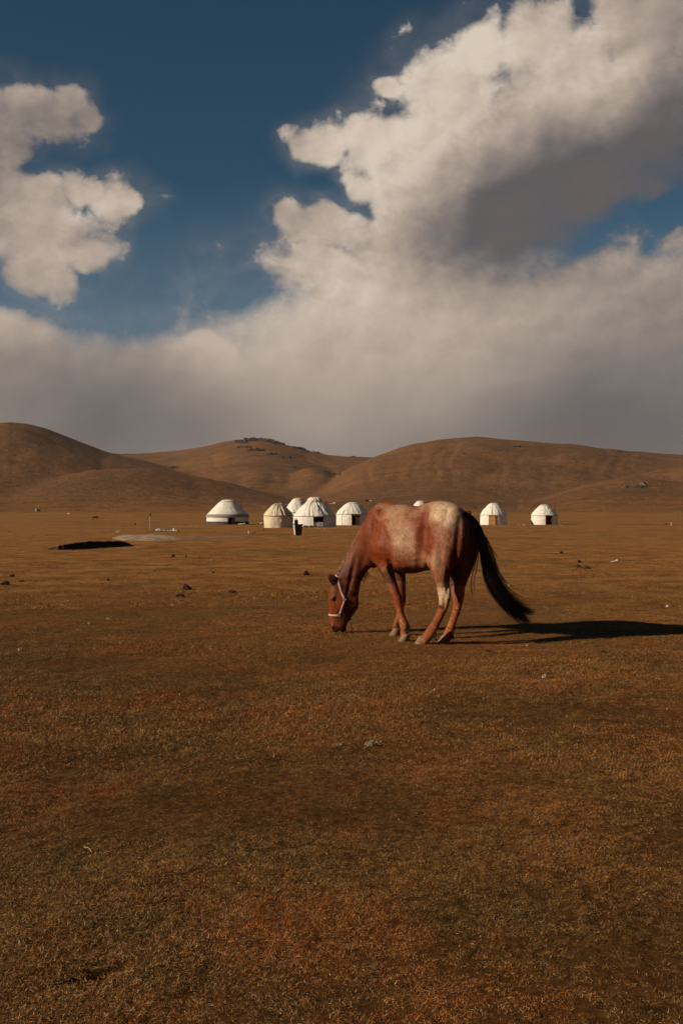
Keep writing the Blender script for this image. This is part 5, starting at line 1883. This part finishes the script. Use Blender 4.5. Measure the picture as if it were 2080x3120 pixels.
def scatter_tufts(name, label, pts, scl, tufts, seed):
    me = bpy.data.meshes.new(name)
    n = len(pts)
    me.vertices.add(n); me.vertices.foreach_set('co', pts.astype(np.float32).ravel())
    rg = np.random.default_rng(seed)
    for nm, arr in (('scl', scl), ('rot', rg.uniform(-3.14, 3.14, n)), ('tilt', rg.normal(0, .12, n))):
        a = me.attributes.new(nm, 'FLOAT', 'POINT'); a.data.foreach_set('value', arr.astype(np.float32))
    a = me.attributes.new('idx', 'INT', 'POINT'); a.data.foreach_set('value', rg.integers(0, len(tufts), n).astype(np.int32))
    o = bpy.data.objects.new(name, me); COL.objects.link(o)
    tag(o, label, 'grass', kind='stuff')
    ng = bpy.data.node_groups.new(name, 'GeometryNodeTree')
    ng.interface.new_socket('Geometry', in_out='INPUT', socket_type='NodeSocketGeometry')
    ng.interface.new_socket('Geometry', in_out='OUTPUT', socket_type='NodeSocketGeometry')
    gi = ng.nodes.new('NodeGroupInput'); go = ng.nodes.new('NodeGroupOutput')
    j = ng.nodes.new('GeometryNodeJoinGeometry')
    for tf in reversed(tufts):
        oi = ng.nodes.new('GeometryNodeObjectInfo'); oi.inputs['Object'].default_value = tf
        oi.inputs['As Instance'].default_value = True
        ng.links.new(oi.outputs['Geometry'], j.inputs[0])
    ip = ng.nodes.new('GeometryNodeInstanceOnPoints')
    ip.inputs['Pick Instance'].default_value = True
    def attr(nm, ty='FLOAT'):
        a = ng.nodes.new('GeometryNodeInputNamedAttribute'); a.data_type = ty; a.inputs['Name'].default_value = nm
        return a.outputs['Attribute']
    mp_ = ng.nodes.new('GeometryNodeMeshToPoints')
    ng.links.new(gi.outputs[0], mp_.inputs['Mesh'])
    ng.links.new(mp_.outputs[0], ip.inputs['Points'])
    ng.links.new(j.outputs[0], ip.inputs['Instance'])
    ng.links.new(attr('idx', 'INT'), ip.inputs['Instance Index'])
    cx = ng.nodes.new('ShaderNodeCombineXYZ')
    ng.links.new(attr('rot'), cx.inputs[2]); ng.links.new(attr('tilt'), cx.inputs[0]); ng.links.new(attr('tilt'), cx.inputs[1])
    e2 = ng.nodes.new('FunctionNodeEulerToRotation')
    ng.links.new(cx.outputs[0], e2.inputs[0])
    ng.links.new(e2.outputs[0], ip.inputs['Rotation'])
    ng.links.new(attr('scl'), ip.inputs['Scale'])
    ng.links.new(ip.outputs[0], go.inputs[0])
    md = o.modifiers.new('scatter', 'NODES'); md.node_group = ng
    return o


def sector(n, r0, r1, seed, half=R(25)):
    rg = np.random.default_rng(seed)
    r = np.sqrt(rg.uniform(r0 * r0, r1 * r1, n)); a = rg.uniform(-half, half, n)
    x = np.sin(a) * r; y = np.cos(a) * r
    # bare and thin places
    dens = fbm(x * 1.1 + 5, y * 1.1, 4, .6) + .6 * fbm(x * .35, y * .35 + 7, 3)
    keep = rg.random(n) < np.clip(.72 + 1.1 * dens, .34, 1.0)
    hole = (((x + .70) / .07) ** 2 + ((y - 2.95) / .032) ** 2 < 1) | (((x + .76) / .065) ** 2 + ((y - 2.89) / .026) ** 2 < 1)
    keep &= ~hole
    if r1 > 40: keep &= rg.random(n) < np.clip(1.25 - r / r1, 0, 1)
    x, y = x[keep], y[keep]
    return np.stack([x, y, plain_z(x, y)], 1), np.clip(.85 + .7 * fbm(x * .9, y * .9 + 3, 4) + rg.normal(0, .18, len(x)), .35, 1.9)


near_t = [tuft(k, 46, .005, .017, .030, .00065) for k in range(8)]
mid_t = [tuft(20 + k, 44, .007, .021, .050, .0011) for k in range(6)]
far_t = [tuft(40 + k, 44, .012, .032, .16, .003, 1) for k in range(6)]
p_, s_ = sector(42000, 2.1, 5.4, 1)
scatter_tufts('grass', 'short matted straw coloured grass close to the lens', p_, s_, near_t, 1)
p_, s_ = sector(115000, 5.4, 14.5, 2)
scatter_tufts('grass', 'short dry grass of the meadow around the horse', p_, s_, mid_t, 2)
p_, s_ = sector(42000, 14.5, 46, 3, R(23))
scatter_tufts('grass', 'short dry grass of the farther meadow', p_, s_, far_t, 3)
